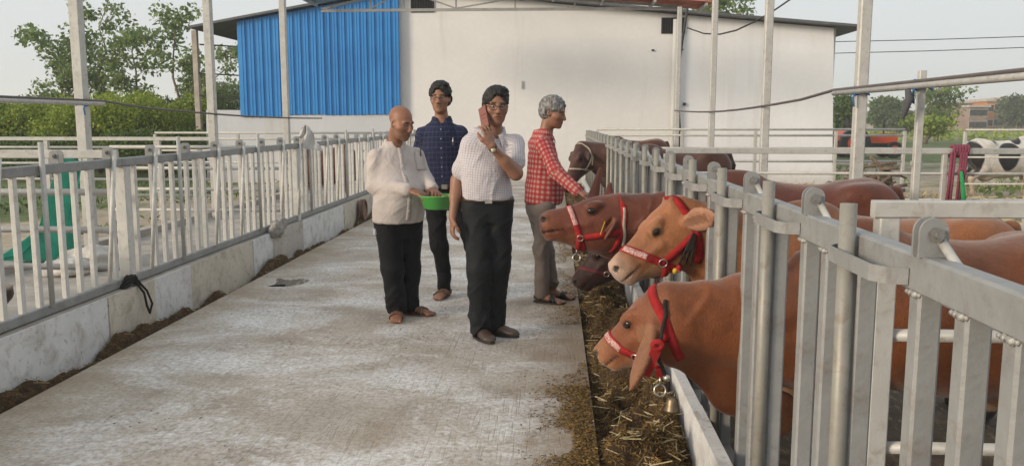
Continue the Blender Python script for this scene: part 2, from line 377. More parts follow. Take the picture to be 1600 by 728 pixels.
tag(link('fodder_crumbs', blades('fodder_crumbs', np.concatenate([C0, C1, C2]), 0.012, 0.0038, FOD, 22, 0.05)), kind='stuff', label='loose fodder crumbs scattered on the concrete aisle')
# white tiles lying at the bottom of the trough
for i, (px, py, a) in enumerate([(990, 600, 0.3), (1005, 640, -0.4), (940, 448, 0.1)]):
    q = gz(px, py, -0.06); mb = MB(); c, s = math.cos(a), math.sin(a)
    mb.prism([(q.x + (u * c - v * s), q.y + (u * s + v * c), -0.066 - 0.004 * i) for u, v in ((-0.11, -0.14), (0.11, -0.14), (0.11, 0.14), (-0.11, 0.14))], (0, 0, 0.012))
    tag(mb.build('floor_tile', PW, loc=(q.x, q.y, -0.07)), ['pale tile half buried in fodder below the nearest red-brown heifer', 'pale tile in trough close to the hanging cow bell', 'pale tile in trough under the dark eating cow'][i], 'tile')
# straw scattered in the right-hand yard
r_ = np.random.RandomState(33); n = 9000
sx_ = 4.5 + 12 * r_.rand(n); sy_ = 7 + 14 * r_.rand(n); kk = vn(np.stack([sx_ * 0.7, sy_ * 0.5, sx_ * 0], -1)) > 0.42
tag(link('straw_litter', blades('straw_litter', np.stack([sx_, sy_, -0.08 + 0.10 * r_.rand(n)], -1)[kk], 0.22, 0.02, STRAW, 34, 0.25)), kind='stuff', label='loose straw strewn over the yard behind the cows')

# ================================================================== FEEDING BARRIERS
def sq_mesh(name, h, w, mat, w2=None):
    return MBm(MB().bar((0, 0, 0), (0, 0, h), w, w2 or w, (0, 1, 0), 0.006), name, mat)
def MBm(mb, name, mat, smooth=False): return mesh_of(name, mb.v, mb.f, mat, smooth)
def plate_mesh(name, w=0.058, h=0.082, t=0.008):
    """upright lug with rounded head"""
    mb = MB(); pts = [(-w / 2, 0), (w / 2, 0)] + [(w / 2 * math.cos(a), h - w / 2 + w / 2 * math.sin(a)) for a in np.linspace(0, math.pi, 11)]
    mb.prism([(p[0], 0, p[1]) for p in pts], (0, t, 0)); return MBm(mb, name, mat_steel)

# ---- right barrier (cows put their heads through it)
RX, RTOP = 0.775, 1.225
rb = empty('cow_feeding_barrier', (RX, 8, 0), 'silver self-locking feeding barrier with cow heads poking through beside the trough', 'barrier')
for y0, y1 in ((-0.6, 5.52), (5.525, 11.9), (11.905, 19.6)):
    MB().bar((RX, y0, RTOP - 0.04), (RX, y1, RTOP - 0.04), 0.05, 0.08, ch=0.006).build('top_rail', mat_steel, rb)
    MB().bar((RX, y0, 0.03), (RX, y1, 0.03), 0.05, 0.05, ch=0.005).build('bottom_rail', mat_steel, rb)
bar_me = sq_mesh('bar', RTOP - 0.08 - 0.055, 0.05, mat_steel)
tube_me = MBm(MB().tube([(0, 0, 0), (0, 0, 0.62), (0, 0, 1.255)], 0.0205, 12), 'lock_tube', mat_tube, True)
lug_me = plate_mesh('pivot_lug')
bolt_me = MBm(MB().tube([(0, 0, 0), (0, -0.012, 0)], 0.016, 6).tube([(0, -0.011, 0), (0, -0.022, 0)], 0.008, 8), 'bolt', mat_bolt)
weld_me = None
def strap_loop(L, w=0.045):
    """flat-bar U that keeps the lock tube against the rail"""
    mb = MB(); off = 0.062; pts = [(0.0, 0), (-off * 0.65, 0.015), (-off, 0.05), (-off, L - 0.05), (-off * 0.65, L - 0.015), (0.0, L)]
    vs, fs = [], []; t = 0.007
    for i, p in enumerate(pts):
        a = Vector(pts[max(i - 1, 0)]); b_ = Vector(pts[min(i + 1, len(pts) - 1)]); d = (b_ - a).normalized(); nn = Vector((-d.y, d.x)) * t / 2
        for sgn in (1, -1):
            for z in (-w / 2, w / 2): vs.append((p[0] + nn.x * sgn, p[1] + nn.y * sgn, z))
    for i in range(len(pts) - 1):
        a, b_ = i * 4, i * 4 + 4
        fs += [(a, a + 1, b_ + 1, b_), (a + 3, a + 2, b_ + 2, b_ + 3), (a + 1, a + 3, b_ + 3, b_ + 1), (a + 2, a, b_, b_ + 2)]
    fs += [(0, 2, 3, 1), (len(vs) - 4, len(vs) - 3, len(vs) - 1, len(vs) - 2)]
    return MBm(mb.add(vs, fs), 'keeper_strap', mat_steel, False)
loop_me = strap_loop(0.37, 0.036)
blob = random.Random(2)
wm = MB()
for k in range(7):
    wm.tube([(blob.uniform(-.004, .004), -0.024 + 0.008 * k, 0), (blob.uniform(-.004, .004), -0.017 + 0.008 * k, 0.002)], blob.uniform(0.005, 0.008), 6)
weld_me = MBm(wm, 'weld', mat_weld, True)
UNIT = 0.79
for k in range(0, 23):
    P0 = 1.746 + UNIT * k
    for dy in ((0.0, 0.345, 0.59, -0.37, -0.20) if k == 0 else (0.0, 0.345, 0.59)):
        link('bar', bar_me, rb, (RX, P0 + dy, 0.055))
        if k < 6: link('weld', weld_me, rb, (RX - 0.026, P0 + dy, RTOP - 0.082))
    for sy in (0.010, -0.020): link('pivot_lug', lug_me, rb, (RX, P0 + sy, RTOP - 0.002))
    if k < 14: link('bolt', bolt_me, rb, (RX + 0.002, P0 - 0.021, RTOP + 0.046))
    tl = link('lock_tube', tube_me, rb, (RX - 0.052, P0 + 0.315, 0.045)); tl.rotation_euler = (R(blob.uniform(-1.0, 1.0)), 0, 0)
    link('keeper_strap', loop_me, rb, (RX - 0.026, P0 + 0.03, RTOP - 0.050))
for k in range(0, 8):
    P0 = 1.746 + UNIT * k
    MB().tube([(RX + 0.012, P0, RTOP + 0.045), (RX + 0.045, P0 - 0.20, RTOP - 0.10)], 0.010, 8).build('release_rod', mat_steel_w, rb, True)

# ---- left barrier, on the plinth
LX, LTOP, LB = -3.07, 1.245, 0.34
lb = empty('opposite_feeding_barrier', (LX, 8, LB), 'silver feeding barrier standing on the low white plinth across the aisle', 'barrier')
for y0, y1 in ((1.2, 5.72), (5.725, 9.67), (9.675, 13.6), (13.605, 19.9)):
    MB().bar((LX, y0, LTOP - 0.03), (LX, y1, LTOP - 0.03), 0.05, 0.06, ch=0.006).build('top_rail', mat_steel, lb)
    MB().bar((LX, y0, LB + 0.03), (LX, y1, LB + 0.03), 0.05, 0.06, ch=0.006).build('bottom_rail', mat_steel, lb)
lbar = sq_mesh('bar', LTOP - 0.06 - LB - 0.06, 0.036, mat_pale)
ltube = MBm(MB().tube([(0, 0, 0), (0, 0, 0.99)], 0.016, 10), 'lock_tube', mat_steel_w, True)
lpost = MBm(MB().bar((0, 0, -0.30), (0, 0, LTOP - LB - 0.062), 0.085, 0.085, (0, 1, 0), 0.008), 'post', mat_pale)
for k in range(-4, 24):
    P0 = 4.99 + 0.60 * k
    if P0 > 19.6: break
    for dy in (0.0, 0.165, 0.33):
        if min(abs(P0 + dy - q) for q in (5.76, 9.70, 13.62)) < 0.075: continue
        link('bar', lbar, lb, (LX, P0 + dy, LB + 0.06))
    for sy in (0.022, -0.028): link('pivot_lug', lug_me, lb, (LX, P0 + sy, LTOP - 0.002))
    if k < 12: link('bolt', bolt_me, lb, (LX, P0 - 0.030, LTOP + 0.046))
    if k % 3 == 0:
        link('lock_tube', ltube, lb, (LX + 0.046, P0 - 0.22, LB + 0.05))
    else:
        MB().tube([(LX + 0.046, P0 + 0.0, LTOP + 0.055), (LX + 0.046, P0 - 0.17, LB + 0.065)], 0.015, 10).build('lock_tube', mat_pale, lb, True)
for q in (5.76, 9.70, 13.62): link('post', lpost, lb, (LX, q, LB))

# ================================================================== PIPE FENCES OF THE PENS
def pipe_fence(name, label, a, b_, rails, posts, pr=0.03, rr=0.022, topbox=False, ptop=None, grp=None, z0=0.0, mat=None):
    a, b_ = Vector(a), Vector(b_); mat = mat or mat_steel_w
    e = empty(name, (a.x, a.y, z0), label, 'fence', grp)
    for i, z in enumerate(rails):
        if topbox and i == 0:
            MB().bar((a.x, a.y, z), (b_.x, b_.y, z), 0.05, 0.06, ch=0.005).build('rail', mat, e)
        else:
            MB().tube([(a.x, a.y, z), (b_.x, b_.y, z)], rr, 8).build('rail', mat, e, True)
    for t in posts:
        p = a.lerp(b_, t)
        MB().bar((p.x, p.y, z0), (p.x, p.y, ptop or rails[0] - 0.031), pr * 2, pr * 2, (0, 1, 0), 0.005).build('post', mat, e)
    return e
# stall dividers on the cow side
pipe_fence('stall_divider', 'thick silver stall divider right next to the nearest red-brown heifer', (1.12, 2.98, 0), (3.6, 2.98, 0), [1.195, 0.74, 0.32], [0.02, 0.98], 0.035, 0.024, True)
pipe_fence('pen_rail_fence', 'long silver pen rail with purple rope tied to it', (1.15, 8.75, 0), (9.0, 8.75, 0), [1.20, 0.97, 0.70], [0.0, 0.25, 0.36, 0.62, 0.99], 0.025, 0.015, True)
pipe_fence('back_pen_fence', 'pipe fence in front of the plain white wall behind the cows', (0.85, 17.2, 0), (7.0, 17.2, 0), [1.34, 1.22, 0.96, 0.70], [0.0, 0.28, 0.52, 0.78, 1.0], 0.03, 0.024)
pipe_fence('yard_fence', 'pipe fence at the far side of the straw yard near the piebald cow', (6.9, 14.5, -0.1), (18, 14.5, -0.1), [1.36, 0.90, 0.45], [0.0, 0.10, 0.22, 0.45, 0.7, 1.0], 0.025, 0.015, z0=-0.1)
# dividers on the left
pipe_fence('pen_divider', 'white pipe pen divider in front of the green netting', (-3.12, 5.76, 0), (-5.3, 5.76, 0), [1.27, 1.0, 0.73, 0.46], [0.97], 0.03, 0.024, True)
pipe_fence('rear_pen_divider', 'white pipe pen divider behind the netting and sacks', (-3.12, 9.70, 0), (-5.3, 9.70, 0), [1.20, 0.95, 0.70, 0.45], [0.5, 0.97], 0.025, 0.02)
pipe_fence('garden_pipe_fence', 'white pipe fence running along the green hedge', (-5.55, 13.3, -0.1), (-12.5, 13.3, -0.1), [1.22, 1.08, 0.82, 0.56, 0.3], [0.0, 0.13, 0.4, 0.7, 1.0], 0.035, 0.022, True, z0=-0.1)
pipe_fence('wall_pipe_fence', 'pipe fence before the white wall below the blue sheets', (-8.9, 18.2, -0.1), (-3.2, 18.2, -0.1), [1.25, 1.12, 0.86, 0.6], [0.0, 0.33, 0.62, 1.0], 0.03, 0.022, z0=-0.1)
for i, (X, Y) in enumerate([(0, 0)]): pass

# ================================================================== CATTLE SHED (posts, trusses, roof)
sh = empty('cattle_shed', (-1.2, 9, 0), 'open cattle shed of slender steel posts and trusses with a sheet roof', 'shed')
XR = -3.36
def zroof(x): return 4.15 + 0.15 * (x + 5.6) if x < XR else 4.02 + 0.077 * (2.7 - x)
LPOST = [5.5, 9.0, 12.5, 16.0]; RPOST = [3.9, 7.4, 10.66, 14.26, 18.3]
for y in LPOST: MB().bar((-5.2, y, 0.012 if y > 0 else 0), (-5.2, y, zroof(-5.2) - 0.12), 0.115, 0.115, (0, 1, 0), 0.01).build('post', mat_steel_w, sh)
for y in RPOST: MB().bar((2.62, y, 0.0), (2.62, y, zroof(2.62) - 0.12), 0.095, 0.095, (0, 1, 0), 0.01).build('post', mat_steel_w, sh)
mat_chord = simple('truss_paint', (0.34, 0.34, 0.33), 0.5, 0.2, 0.2, 8)
for y in (18.7,):
    t = MB(); zb = 3.93
    t.bar((-5.2, y, zb), (2.75, y, zb), 0.05, 0.06)
    for s_ in (-5.2, 2.75): t.bar((s_, y, zb + 0.03), (XR, y, zroof(XR) - 0.10), 0.05, 0.05)
    xs = [-3.9, -2.55, 0.25, 1.55]
    for k, x in enumerate([-4.1, XR, -2.2, -0.9, 0.4]):
        t.bar((x, y, zb + 0.03), (x, y, max(zb + 0.05, zroof(x) - 0.12)), 0.035, 0.035)
    for x0, x1 in ((-4.1, XR), (-2.2, XR), (-2.2, -0.9), (0.4, -0.9)):
        t.bar((x0, y, zb + 0.03), (x1, y, zroof(x1) - 0.13), 0.03, 0.03)
    t.build('truss', mat_chord, sh)
for i in range(9):
    x = -5.45 + i * 8.6 / 8
    MB().bar((x, 18.1, zroof(x) - 0.055), (x, 19.2, zroof(x) - 0.055), 0.05, 0.06).build('purlin', mat_chord, sh)
def corrugated(x0, x1, y0, y1, pitch, amp, zf):
    ny = int((y1 - y0) / pitch * 4); V, F = [], []
    prof = [0, amp, amp, 0]
    for j in range(ny + 1):
        y = y0 + (y1 - y0) * j / ny
        for x in (x0, x1): V.append((x, y, zf(x) + prof[j % 4]))
    for j in range(ny): F.append((2 * j, 2 * j + 1, 2 * j + 3, 2 * j + 2))
    return V, F
mat_roofl = simple('blue_grey_sheet', (0.14, 0.30, 0.42), 0.45, 0.2, 0.15, 3)
mat_roofr = simple('red_roof_sheet', (0.46, 0.13, 0.075), 0.55, 0.0, 0.35, 5)
for (x0, x1, m) in ((-5.6, XR - 0.02, mat_roofl), (XR + 0.02, 3.3, mat_roofr)):
    for j in range(2):
        V, F = corrugated(x0, x1, 18.1 + j * 0.6, 18.1 + (j + 1) * 0.6 - 0.01, 0.20, 0.03, zroof)
        link('roof_sheet', mesh_of('roof_sheet', [Vector(v) - ORI[sh.name] for v in V], F, m), sh)
# misting pipes tied to the posts with cables
for X, z, y0, y1, lab, nm in ((-5.2, 1.70, 1.5, 9.3, 'grey water pipe tied to the shed post above the green netting', 'water_pipe'), (2.62, 1.755, 1.0, 7.9, 'grey water pipe tied with blue cord above the cows', 'water_pipe')):
    sgn = 0.075 if X < 0 else -0.065
    e = empty(nm, (X + sgn, y0, z), lab, 'pipe')
    MB().tube([(X + sgn, y0, z), (X + sgn, (y0 + y1) / 2, z - 0.012), (X + sgn, y1, z)], 0.024, 10).build('pipe', mat_steel_w, e, True)
    cb = [(X + sgn, y0, z + 0.034), (X + sgn, (y0 + y1) / 2, z + 0.022), (X + sgn, y1, z + 0.03)]
    yend = 18.2
    for t in np.linspace(0.1, 1, 10): cb.append((X + sgn + (0.0 if X < 0 else 0.0) * t, y1 + (yend - y1) * t, z - (0.13 if X < 0 else 0.02) * t - (0.10 if X < 0 else 0.09) * math.sin(t * 3.1) * (0.5 if X < 0 else 1)))
    MB().tube(cb, 0.014, 6).build('cable', simple('grey_brown_cable', (0.10, 0.085, 0.08), 0.6), e, True)
    mt = simple('blue_cord', (0.03, 0.16, 0.45), 0.7)
    for y in ([9.0] if X < 0 else [7.4, 6.2, 4.72]):
        mbt = MB()
        for q in range(4): mbt.tube([(X + 0.07 * math.cos(a), y + 0.07 * math.sin(a), z - 0.02 + q * 0.016 + 0.01 * math.sin(3 * a + q)) for a in np.linspace(0, 2 * math.pi, 14, endpoint=False)], 0.008, 5, True)
        mbt.tube([(X + sgn, y - 0.06, z), (X + sgn - 0.02, y - 0.075, z - 0.06), (X + sgn - 0.01, y - 0.07, z - 0.13)], 0.008, 5)
        mbt.build('tie', mt, e, True)
for i, Y in enumerate((6.2, 4.72)):
    p = MB().bar((2.62, Y, 0), (2.62, Y, 1.86 + 0.04 * i), 0.05, 0.05, (0, 1, 0), 0.005)
    p.bar((2.58, Y, 1.2), (2.66, Y, 1.2), 0.02, 0.03)
    tag(p.build('pipe_post', mat_steel_w, loc=(2.62, Y, 0)), ['thin silver post carrying the pipe where the dark rag hangs', 'thin silver post carrying the pipe in front of the piebald cow'][i], 'post')

# ================================================================== WHITE BUILDING
WY = 21.75
wb = empty('white_building', at(850, 290, WY), 'white plastered farm building with blue sheet cladding at the end of the aisle', 'building')
WALLM = mat_plaster('white_plaster', (0.75, 0.745, 0.73), amt=0.35)
def wpt(px, py, Y=WY): q = at(px, py, Y); return (q.x, q.y, q.z)
def gnd(px, Y=WY): q = at(px, 250, Y); return (q.x, q.y, -0.4)
WALLR = mat_plaster('bluish_white_plaster', (0.78, 0.79, 0.80), amt=0.2)
MB().prism([gnd(376), gnd(1053), wpt(1053, 22.5), wpt(640, -14), wpt(376, 34)], (0, 0.3, 0)).build('wall', WALLM, wb)
MB().prism([gnd(1053.3, WY + 0.02), gnd(1303, WY + 0.02), wpt(1303, 44, WY + 0.02), wpt(1053.3, 22.5, WY + 0.02)], (0, 0.28, 0)).build('wall', WALLR, wb)
MB().prism([gnd(322, WY - 0.12), gnd(622, WY - 0.12), wpt(622, 174, WY - 0.12), wpt(322, 172, WY - 0.12)], (0, 0.11, 0)).build('plinth', mat_plaster('plinth_plaster', (0.56, 0.58, 0.61), amt=0.45), wb)
q = at(1303, 250, WY)
MB().prism([(q.x - 0.01, WY + 0.31, -0.4), (q.x - 0.01, WY + 9, -0.4), (q.x - 0.01, WY + 9, 3.9), (q.x - 0.01, WY + 0.31, 3.9)], (-0.25, 0, 0)).build('wall', WALLM, wb)
mat_roofg = simple('grey_roof_sheet', (0.10, 0.105, 0.11), 0.6, 0.1, 0.25, 3)
for pts in ([(1348, 44), (1045, 18.5), (640, -18)], [(640, -18), (376, 31), (303, 45)]):
    P = [Vector(wpt(*p)) for p in pts]
    top = [p + Vector((0, -0.35, 0.03)) for p in P]; bot = [p + Vector((0, -0.35, -0.03)) for p in reversed(P)]
    MB().prism(top + bot, (0, 9.5, 0)).build('roof', mat_roofg, wb)
# lean-to posts and wires on the left
for (px, Y) in ((313, 21.9), (385, 27)):
    b0 = at(px, 230, Y); t0 = at(px, 48 if px < 350 else 66, Y)
    MB().bar((b0.x, Y, -0.3), (b0.x, Y, t0.z), 0.13, 0.13, (0, 1, 0)).build('post', simple('dusty_post', (0.40, 0.35, 0.30), 0.8), wb)
for py in (70, 115, 150):
    a = Vector(wpt(313, py, 21.9)); b_ = Vector(wpt(386, py + 4, 27)); MB().bar(a, b_, 0.05, 0.04).build('rail', mat_roofg, wb)
# blue profiled sheets
m, nt, b = M_('blue_sheet'); v = coords(nt); n1 = noise(nt, v, 1.2, 4)
nt.links.new(ramp(nt, n1, [(0.3, (0.018, 0.20, 0.52)), (0.7, (0.035, 0.27, 0.62))]).outputs[0], b.inputs['Base Color'])
b.inputs['Roughness'].default_value = 0.38; b.inputs['Specular IOR Level'].default_value = 0.5
BLUE = m
def ribbed(x0, x1, zb0, zb1, zt0, zt1, y):
    V, F = [], []; pitch = (x1 - x0) / max(1, round((x1 - x0) / 0.205)); prof = []
    x = x0
    while x < x1 - 1e-4:
        for f_, d in ((0.0, 0), (0.38, 0), (0.41, 0.012), (0.52, 0.012), (0.55, 0), (0.80, 0), (0.85, 0.042), (0.93, 0.042), (0.98, 0)): prof.append((x + f_ * pitch, d))
        x += pitch
    prof.append((x1, 0))
    for (px_, d) in prof:
        t = (px_ - x0) / (x1 - x0)
        V += [(px_, y - d, zb0 + (zb1 - zb0) * t), (px_, y - d, zt0 + (zt1 - zt0) * t)]
    for i in range(len(prof) - 1): F.append((2 * i, 2 * i + 2, 2 * i + 3, 2 * i + 1))
    return V, F
for i, (p0, p1, b0, b1, t0, t1) in enumerate([(376, 441, 183, 182.5, 33, 21), (439, 510, 180, 179, 21.5, 8), (508, 566, 180.5, 180, 8.5, -2), (564, 626, 179.5, 179, -1.5, -12)]):
    Yb = WY - 0.13 - 0.012 * (i % 2) - (0.03 if i == 0 else 0)
    A, B_, C_, D_ = at(p0, b0, Yb), at(p1, b1, Yb), at(p0, t0 + 1, Yb), at(p1, t1 + 1, Yb)
    V, F = ribbed(A.x, B_.x, A.z, B_.z, C_.z, D_.z, Yb)
    o = link('blue_sheet', mesh_of('blue_sheet', [Vector(q) - ORI[wb.name] for q in V], F, BLUE), wb)
    MB().bar((A.x, Yb + 0.012, A.z + 0.25), (B_.x, Yb + 0.012, B_.z + 0.25), 0.02, 0.05).build('batten', mat_roofg, wb)
# louvred vents
for (x0, y0, x1, y1) in ((1033, 28, 1071, 53), (642, -6, 678, 20)):
    a = Vector(wpt(x0, y1, WY - 0.004)); c = Vector(wpt(x1, y0, WY - 0.004))
    f = MB().box((a.x, WY - 0.03, a.z), (c.x, WY - 0.004, c.z)).build('vent', mat_dark, wb)
    for k in range(9):
        x = a.x + (c.x - a.x) * (k + 0.5) / 9
        MB().bar((x, WY - 0.045, a.z + 0.01), (x, WY - 0.045, c.z - 0.01), 0.012, 0.02, (0, 1, 0)).build('slat', mat_black, f)
# small fixings on the wall: spike, dark holes
for (px, py, w, h, mm) in ((816, 133, 0.03, 0.20, mat_steel_w), (1020, 79, 0.06, 0.04, mat_dark), (1069, 163, 0.07, 0.07, mat_dark), (1066, 78, 0.05, 0.03, mat_dark)):
    a = Vector(wpt(px, py)); MB().box((a.x - w / 2, WY - 0.04, a.z - h / 2), (a.x + w / 2, WY - 0.004, a.z + h / 2)).build('wall_fixing', mm, wb)
# drainpipe and cables at the corner of the shed
a = at(1057, 30, WY - 0.2); MB().tube([(a.x, WY - 0.12, -0.1), (a.x, WY - 0.12, a.z)], 0.07, 10).build('drainpipe', mat_plaster('pipe_white', (0.6, 0.6, 0.58)), wb, True)
mat_cable = simple('black_cable', (0.03, 0.03, 0.032), 0.6)
tag(MB().tube([at(1075, 8, 20.5), at(1069, 45, 20.6), at(1061, 100, 20.6), at(1059, 150, 20.6), at(1062, 200, 20.6), at(1062, 240, 20.6)], 0.03, 6).build('wall_cable', mat_cable, smooth=True), 'black cable running down the white wall by the drainpipe', 'cable')
pts = [(1074, 44), (1100, 53), (1125, 54), (1150, 48), (1178, 35), (1205, 20), (1240, -4)]
tag(MB().tube([at(x, y, 16 - i * 0.4) for i, (x, y) in enumerate(pts)], 0.014, 6).build('slung_cable', mat_cable, smooth=True), 'thin cable slung in front of the plain white wall', 'cable')
for i, (ya, yb) in enumerate(((66, 57), (84, 74))):
    tag(MB().tube([at(1290, ya, 70), at(1450, (ya + yb) / 2 + 1, 70), at(1620, yb, 70)], 0.035, 5).build('power_line', mat_cable, smooth=True), ['upper overhead power line in the sky beside the building', 'lower overhead power line in the sky beside the building'][i], 'power line')
# ================================================================== SMOOTH BODIES (distance fields turned into one continuous mesh)
def A3(v): return np.array(v, dtype=np.float64)
def unit(v): v = A3(v); return v / (np.linalg.norm(v) + 1e-12)
def frame(x, up):
    x = unit(x); up = A3(up); z = unit(up - x * up.dot(x)); y = np.cross(z, x); return np.stack([x, y, z])   # rows
def catmull(xs, ys, n=72):
    xs = A3(xs); ys = A3(ys); t = np.linspace(xs[0], xs[-1], n)
    m = np.gradient(ys, xs) if len(xs) > 2 else np.zeros_like(ys)
    i = np.clip(np.searchsorted(xs, t) - 1, 0, len(xs) - 2); h = xs[i + 1] - xs[i]; s = (t - xs[i]) / h
    return t, (2*s**3 - 3*s**2 + 1)*ys[i] + (s**3 - 2*s**2 + s)*h*m[i] + (-2*s**3 + 3*s**2)*ys[i+1] + (s**3 - s**2)*h*m[i+1]
class Field:
    def __init__(s): s.p = []; s.planes = []
    def _add(s, fn, lo, hi, k, op): s.p.append((fn, A3(lo), A3(hi), k, op)); return s
    def cap(s, a, b, ra, rb, k=0.02, op='u', n=None, fl=1.0):
        a, b = A3(a), A3(b); ba = b - a; L2 = ba.dot(ba) + 1e-12; nn = unit(n) if n is not None else None
        def fn(P):
            q = P - a; t = np.clip(q @ ba / L2, 0, 1); q = q - t[..., None] * ba; r = ra + (rb - ra) * t
            if nn is None: return np.sqrt((q * q).sum(-1)) - r
            c = q @ nn; q2 = q + (c * (1 / fl - 1))[..., None] * nn; l = np.sqrt((q2 * q2).sum(-1)) + 1e-9
            g = q2 + ((q2 @ nn) * (1 / fl - 1))[..., None] * nn
            return (l - r) * l / (np.sqrt((g * g).sum(-1)) + 1e-9)
        R_ = max(ra, rb) * max(1, fl); return s._add(fn, np.minimum(a, b) - R_, np.maximum(a, b) + R_, k, op)
    def chain(s, pts, rs, k=0.02, **kw):
        for i in range(len(pts) - 1): s.cap(pts[i], pts[i + 1], rs[i], rs[i + 1], k, **kw)
        return s
    def ell(s, c, r, F=None, k=0.02, op='u'):
        c, r = A3(c), A3(r); F = np.eye(3) if F is None else F
        def fn(P):
            q = (P - c) @ F.T; k0 = np.sqrt(((q / r) ** 2).sum(-1)) + 1e-9; k1 = np.sqrt(((q / (r * r)) ** 2).sum(-1)) + 1e-9
            return k0 * (k0 - 1) / k1
        return s._add(fn, c - r.max(), c + r.max(), k, op)
    def loft(s, o, F, xs, cu, cv, ru, rv, k=0.03, op='u', rvb=None):
        """elliptic sections along F[0]; u along F[1], v along F[2]; rvb: radius below the centre"""
        o = A3(o); T, CU = catmull(xs, cu); _, CV = catmull(xs, cv); _, RU = catmull(xs, ru); _, RV = catmull(xs, rv)
        RB = catmull(xs, rvb)[1] if rvb is not None else None
        def fn(P):
            q = (P - o) @ F.T; x = q[..., 0]; u = q[..., 1] - np.interp(x, T, CU); v = q[..., 2] - np.interp(x, T, CV)
            a = np.maximum(np.interp(x, T, RU), 1e-4); b = np.maximum(np.interp(x, T, RV), 1e-4)
            if RB is not None: b = np.where(v < 0, np.maximum(np.interp(x, T, RB), 1e-4), b)
            k0 = np.sqrt((u / a) ** 2 + (v / b) ** 2) + 1e-9; k1 = np.sqrt((u / (a * a)) ** 2 + (v / (b * b)) ** 2) + 1e-9
            d = k0 * (k0 - 1) / k1; e = np.maximum(np.maximum(T[0] - x, x - T[-1]), 0)
            return np.where(e > 0, np.sqrt(np.maximum(d, 0) ** 2 + e * e), d)
        m = max(np.abs(CU).max() + RU.max(), np.abs(CV).max() + max(RV.max(), RB.max() if RB is not None else 0))
        cs = [o + F[0] * t for t in (T[0], T[-1])]
        return s._add(fn, np.minimum(*cs) - m, np.maximum(*cs) + m, k, op)
    def cut(s, n, o): s.planes.append((unit(n), A3(o))); return s        # removes what lies on the side n points to
    def __call__(s, P):
        P = A3(P); d = np.full(P.shape[:-1], 1.0)
        for fn, lo, hi, k, op in s.p: d = s._mix(d, fn(P), k, op)
        for n, o in s.planes: d = np.maximum(d, (P - o) @ n)
        return d
    @staticmethod
    def _mix(d, e, k, op):
        if op == 'u':
            h = np.maximum(k - np.abs(d - e), 0) / k; return np.minimum(d, e) - h * h * k * 0.25
        e = -e; h = np.maximum(k - np.abs(d - e), 0) / k; return np.maximum(d, e) + h * h * k * 0.25
    def grad(s, P, e=0.004):
        P = A3(P); g = np.stack([s(P + A3(v) * e) - s(P - A3(v) * e) for v in np.eye(3)], -1)
        return g / (np.linalg.norm(g, axis=-1, keepdims=True) + 1e-9)
    def onto(s, P, off=0.0, it=5):
        P = A3(P).copy()
        for _ in range(it): P = P - s.grad(P) * (s(P) - off)[..., None]
        return P
    def mesh(s, h):
        lo = np.min([p[1] for p in s.p if p[4] == 'u'], 0) - 2.5 * h; hi = np.max([p[2] for p in s.p if p[4] == 'u'], 0) + 2.5 * h
        for n, o in s.planes:       # trim the grid where a plane is axis aligned
            for ax in range(3):
                if n[ax] > 0.99: hi[ax] = min(hi[ax], o[ax] + 3 * h)
                if n[ax] < -0.99: lo[ax] = max(lo[ax], o[ax] - 3 * h)
        N = np.ceil((hi - lo) / h).astype(int) + 1
        ax = [lo[i] + h * np.arange(N[i]) for i in range(3)]
        D = np.full(N, 0.5, dtype=np.float32)
        for fn, l, u, k, op in s.p:
            m = k + 2 * h
            i0 = np.maximum(np.floor((l - m - lo) / h).astype(int), 0); i1 = np.minimum(np.ceil((u + m - lo) / h).astype(int) + 1, N)
            if (i1 <= i0).any(): continue
            sl = tuple(slice(a, b) for a, b in zip(i0, i1))
            G = np.stack(np.meshgrid(*[ax[i][i0[i]:i1[i]] for i in range(3)], indexing='ij'), -1)
            D[sl] = s._mix(D[sl], fn(G), k, op)
        if s.planes:
            G = np.stack(np.meshgrid(*ax, indexing='ij'), -1)
            for n, o in s.planes: D = np.maximum(D, ((G - o) @ n).astype(np.float32))
        return surface_nets(D, lo, h)
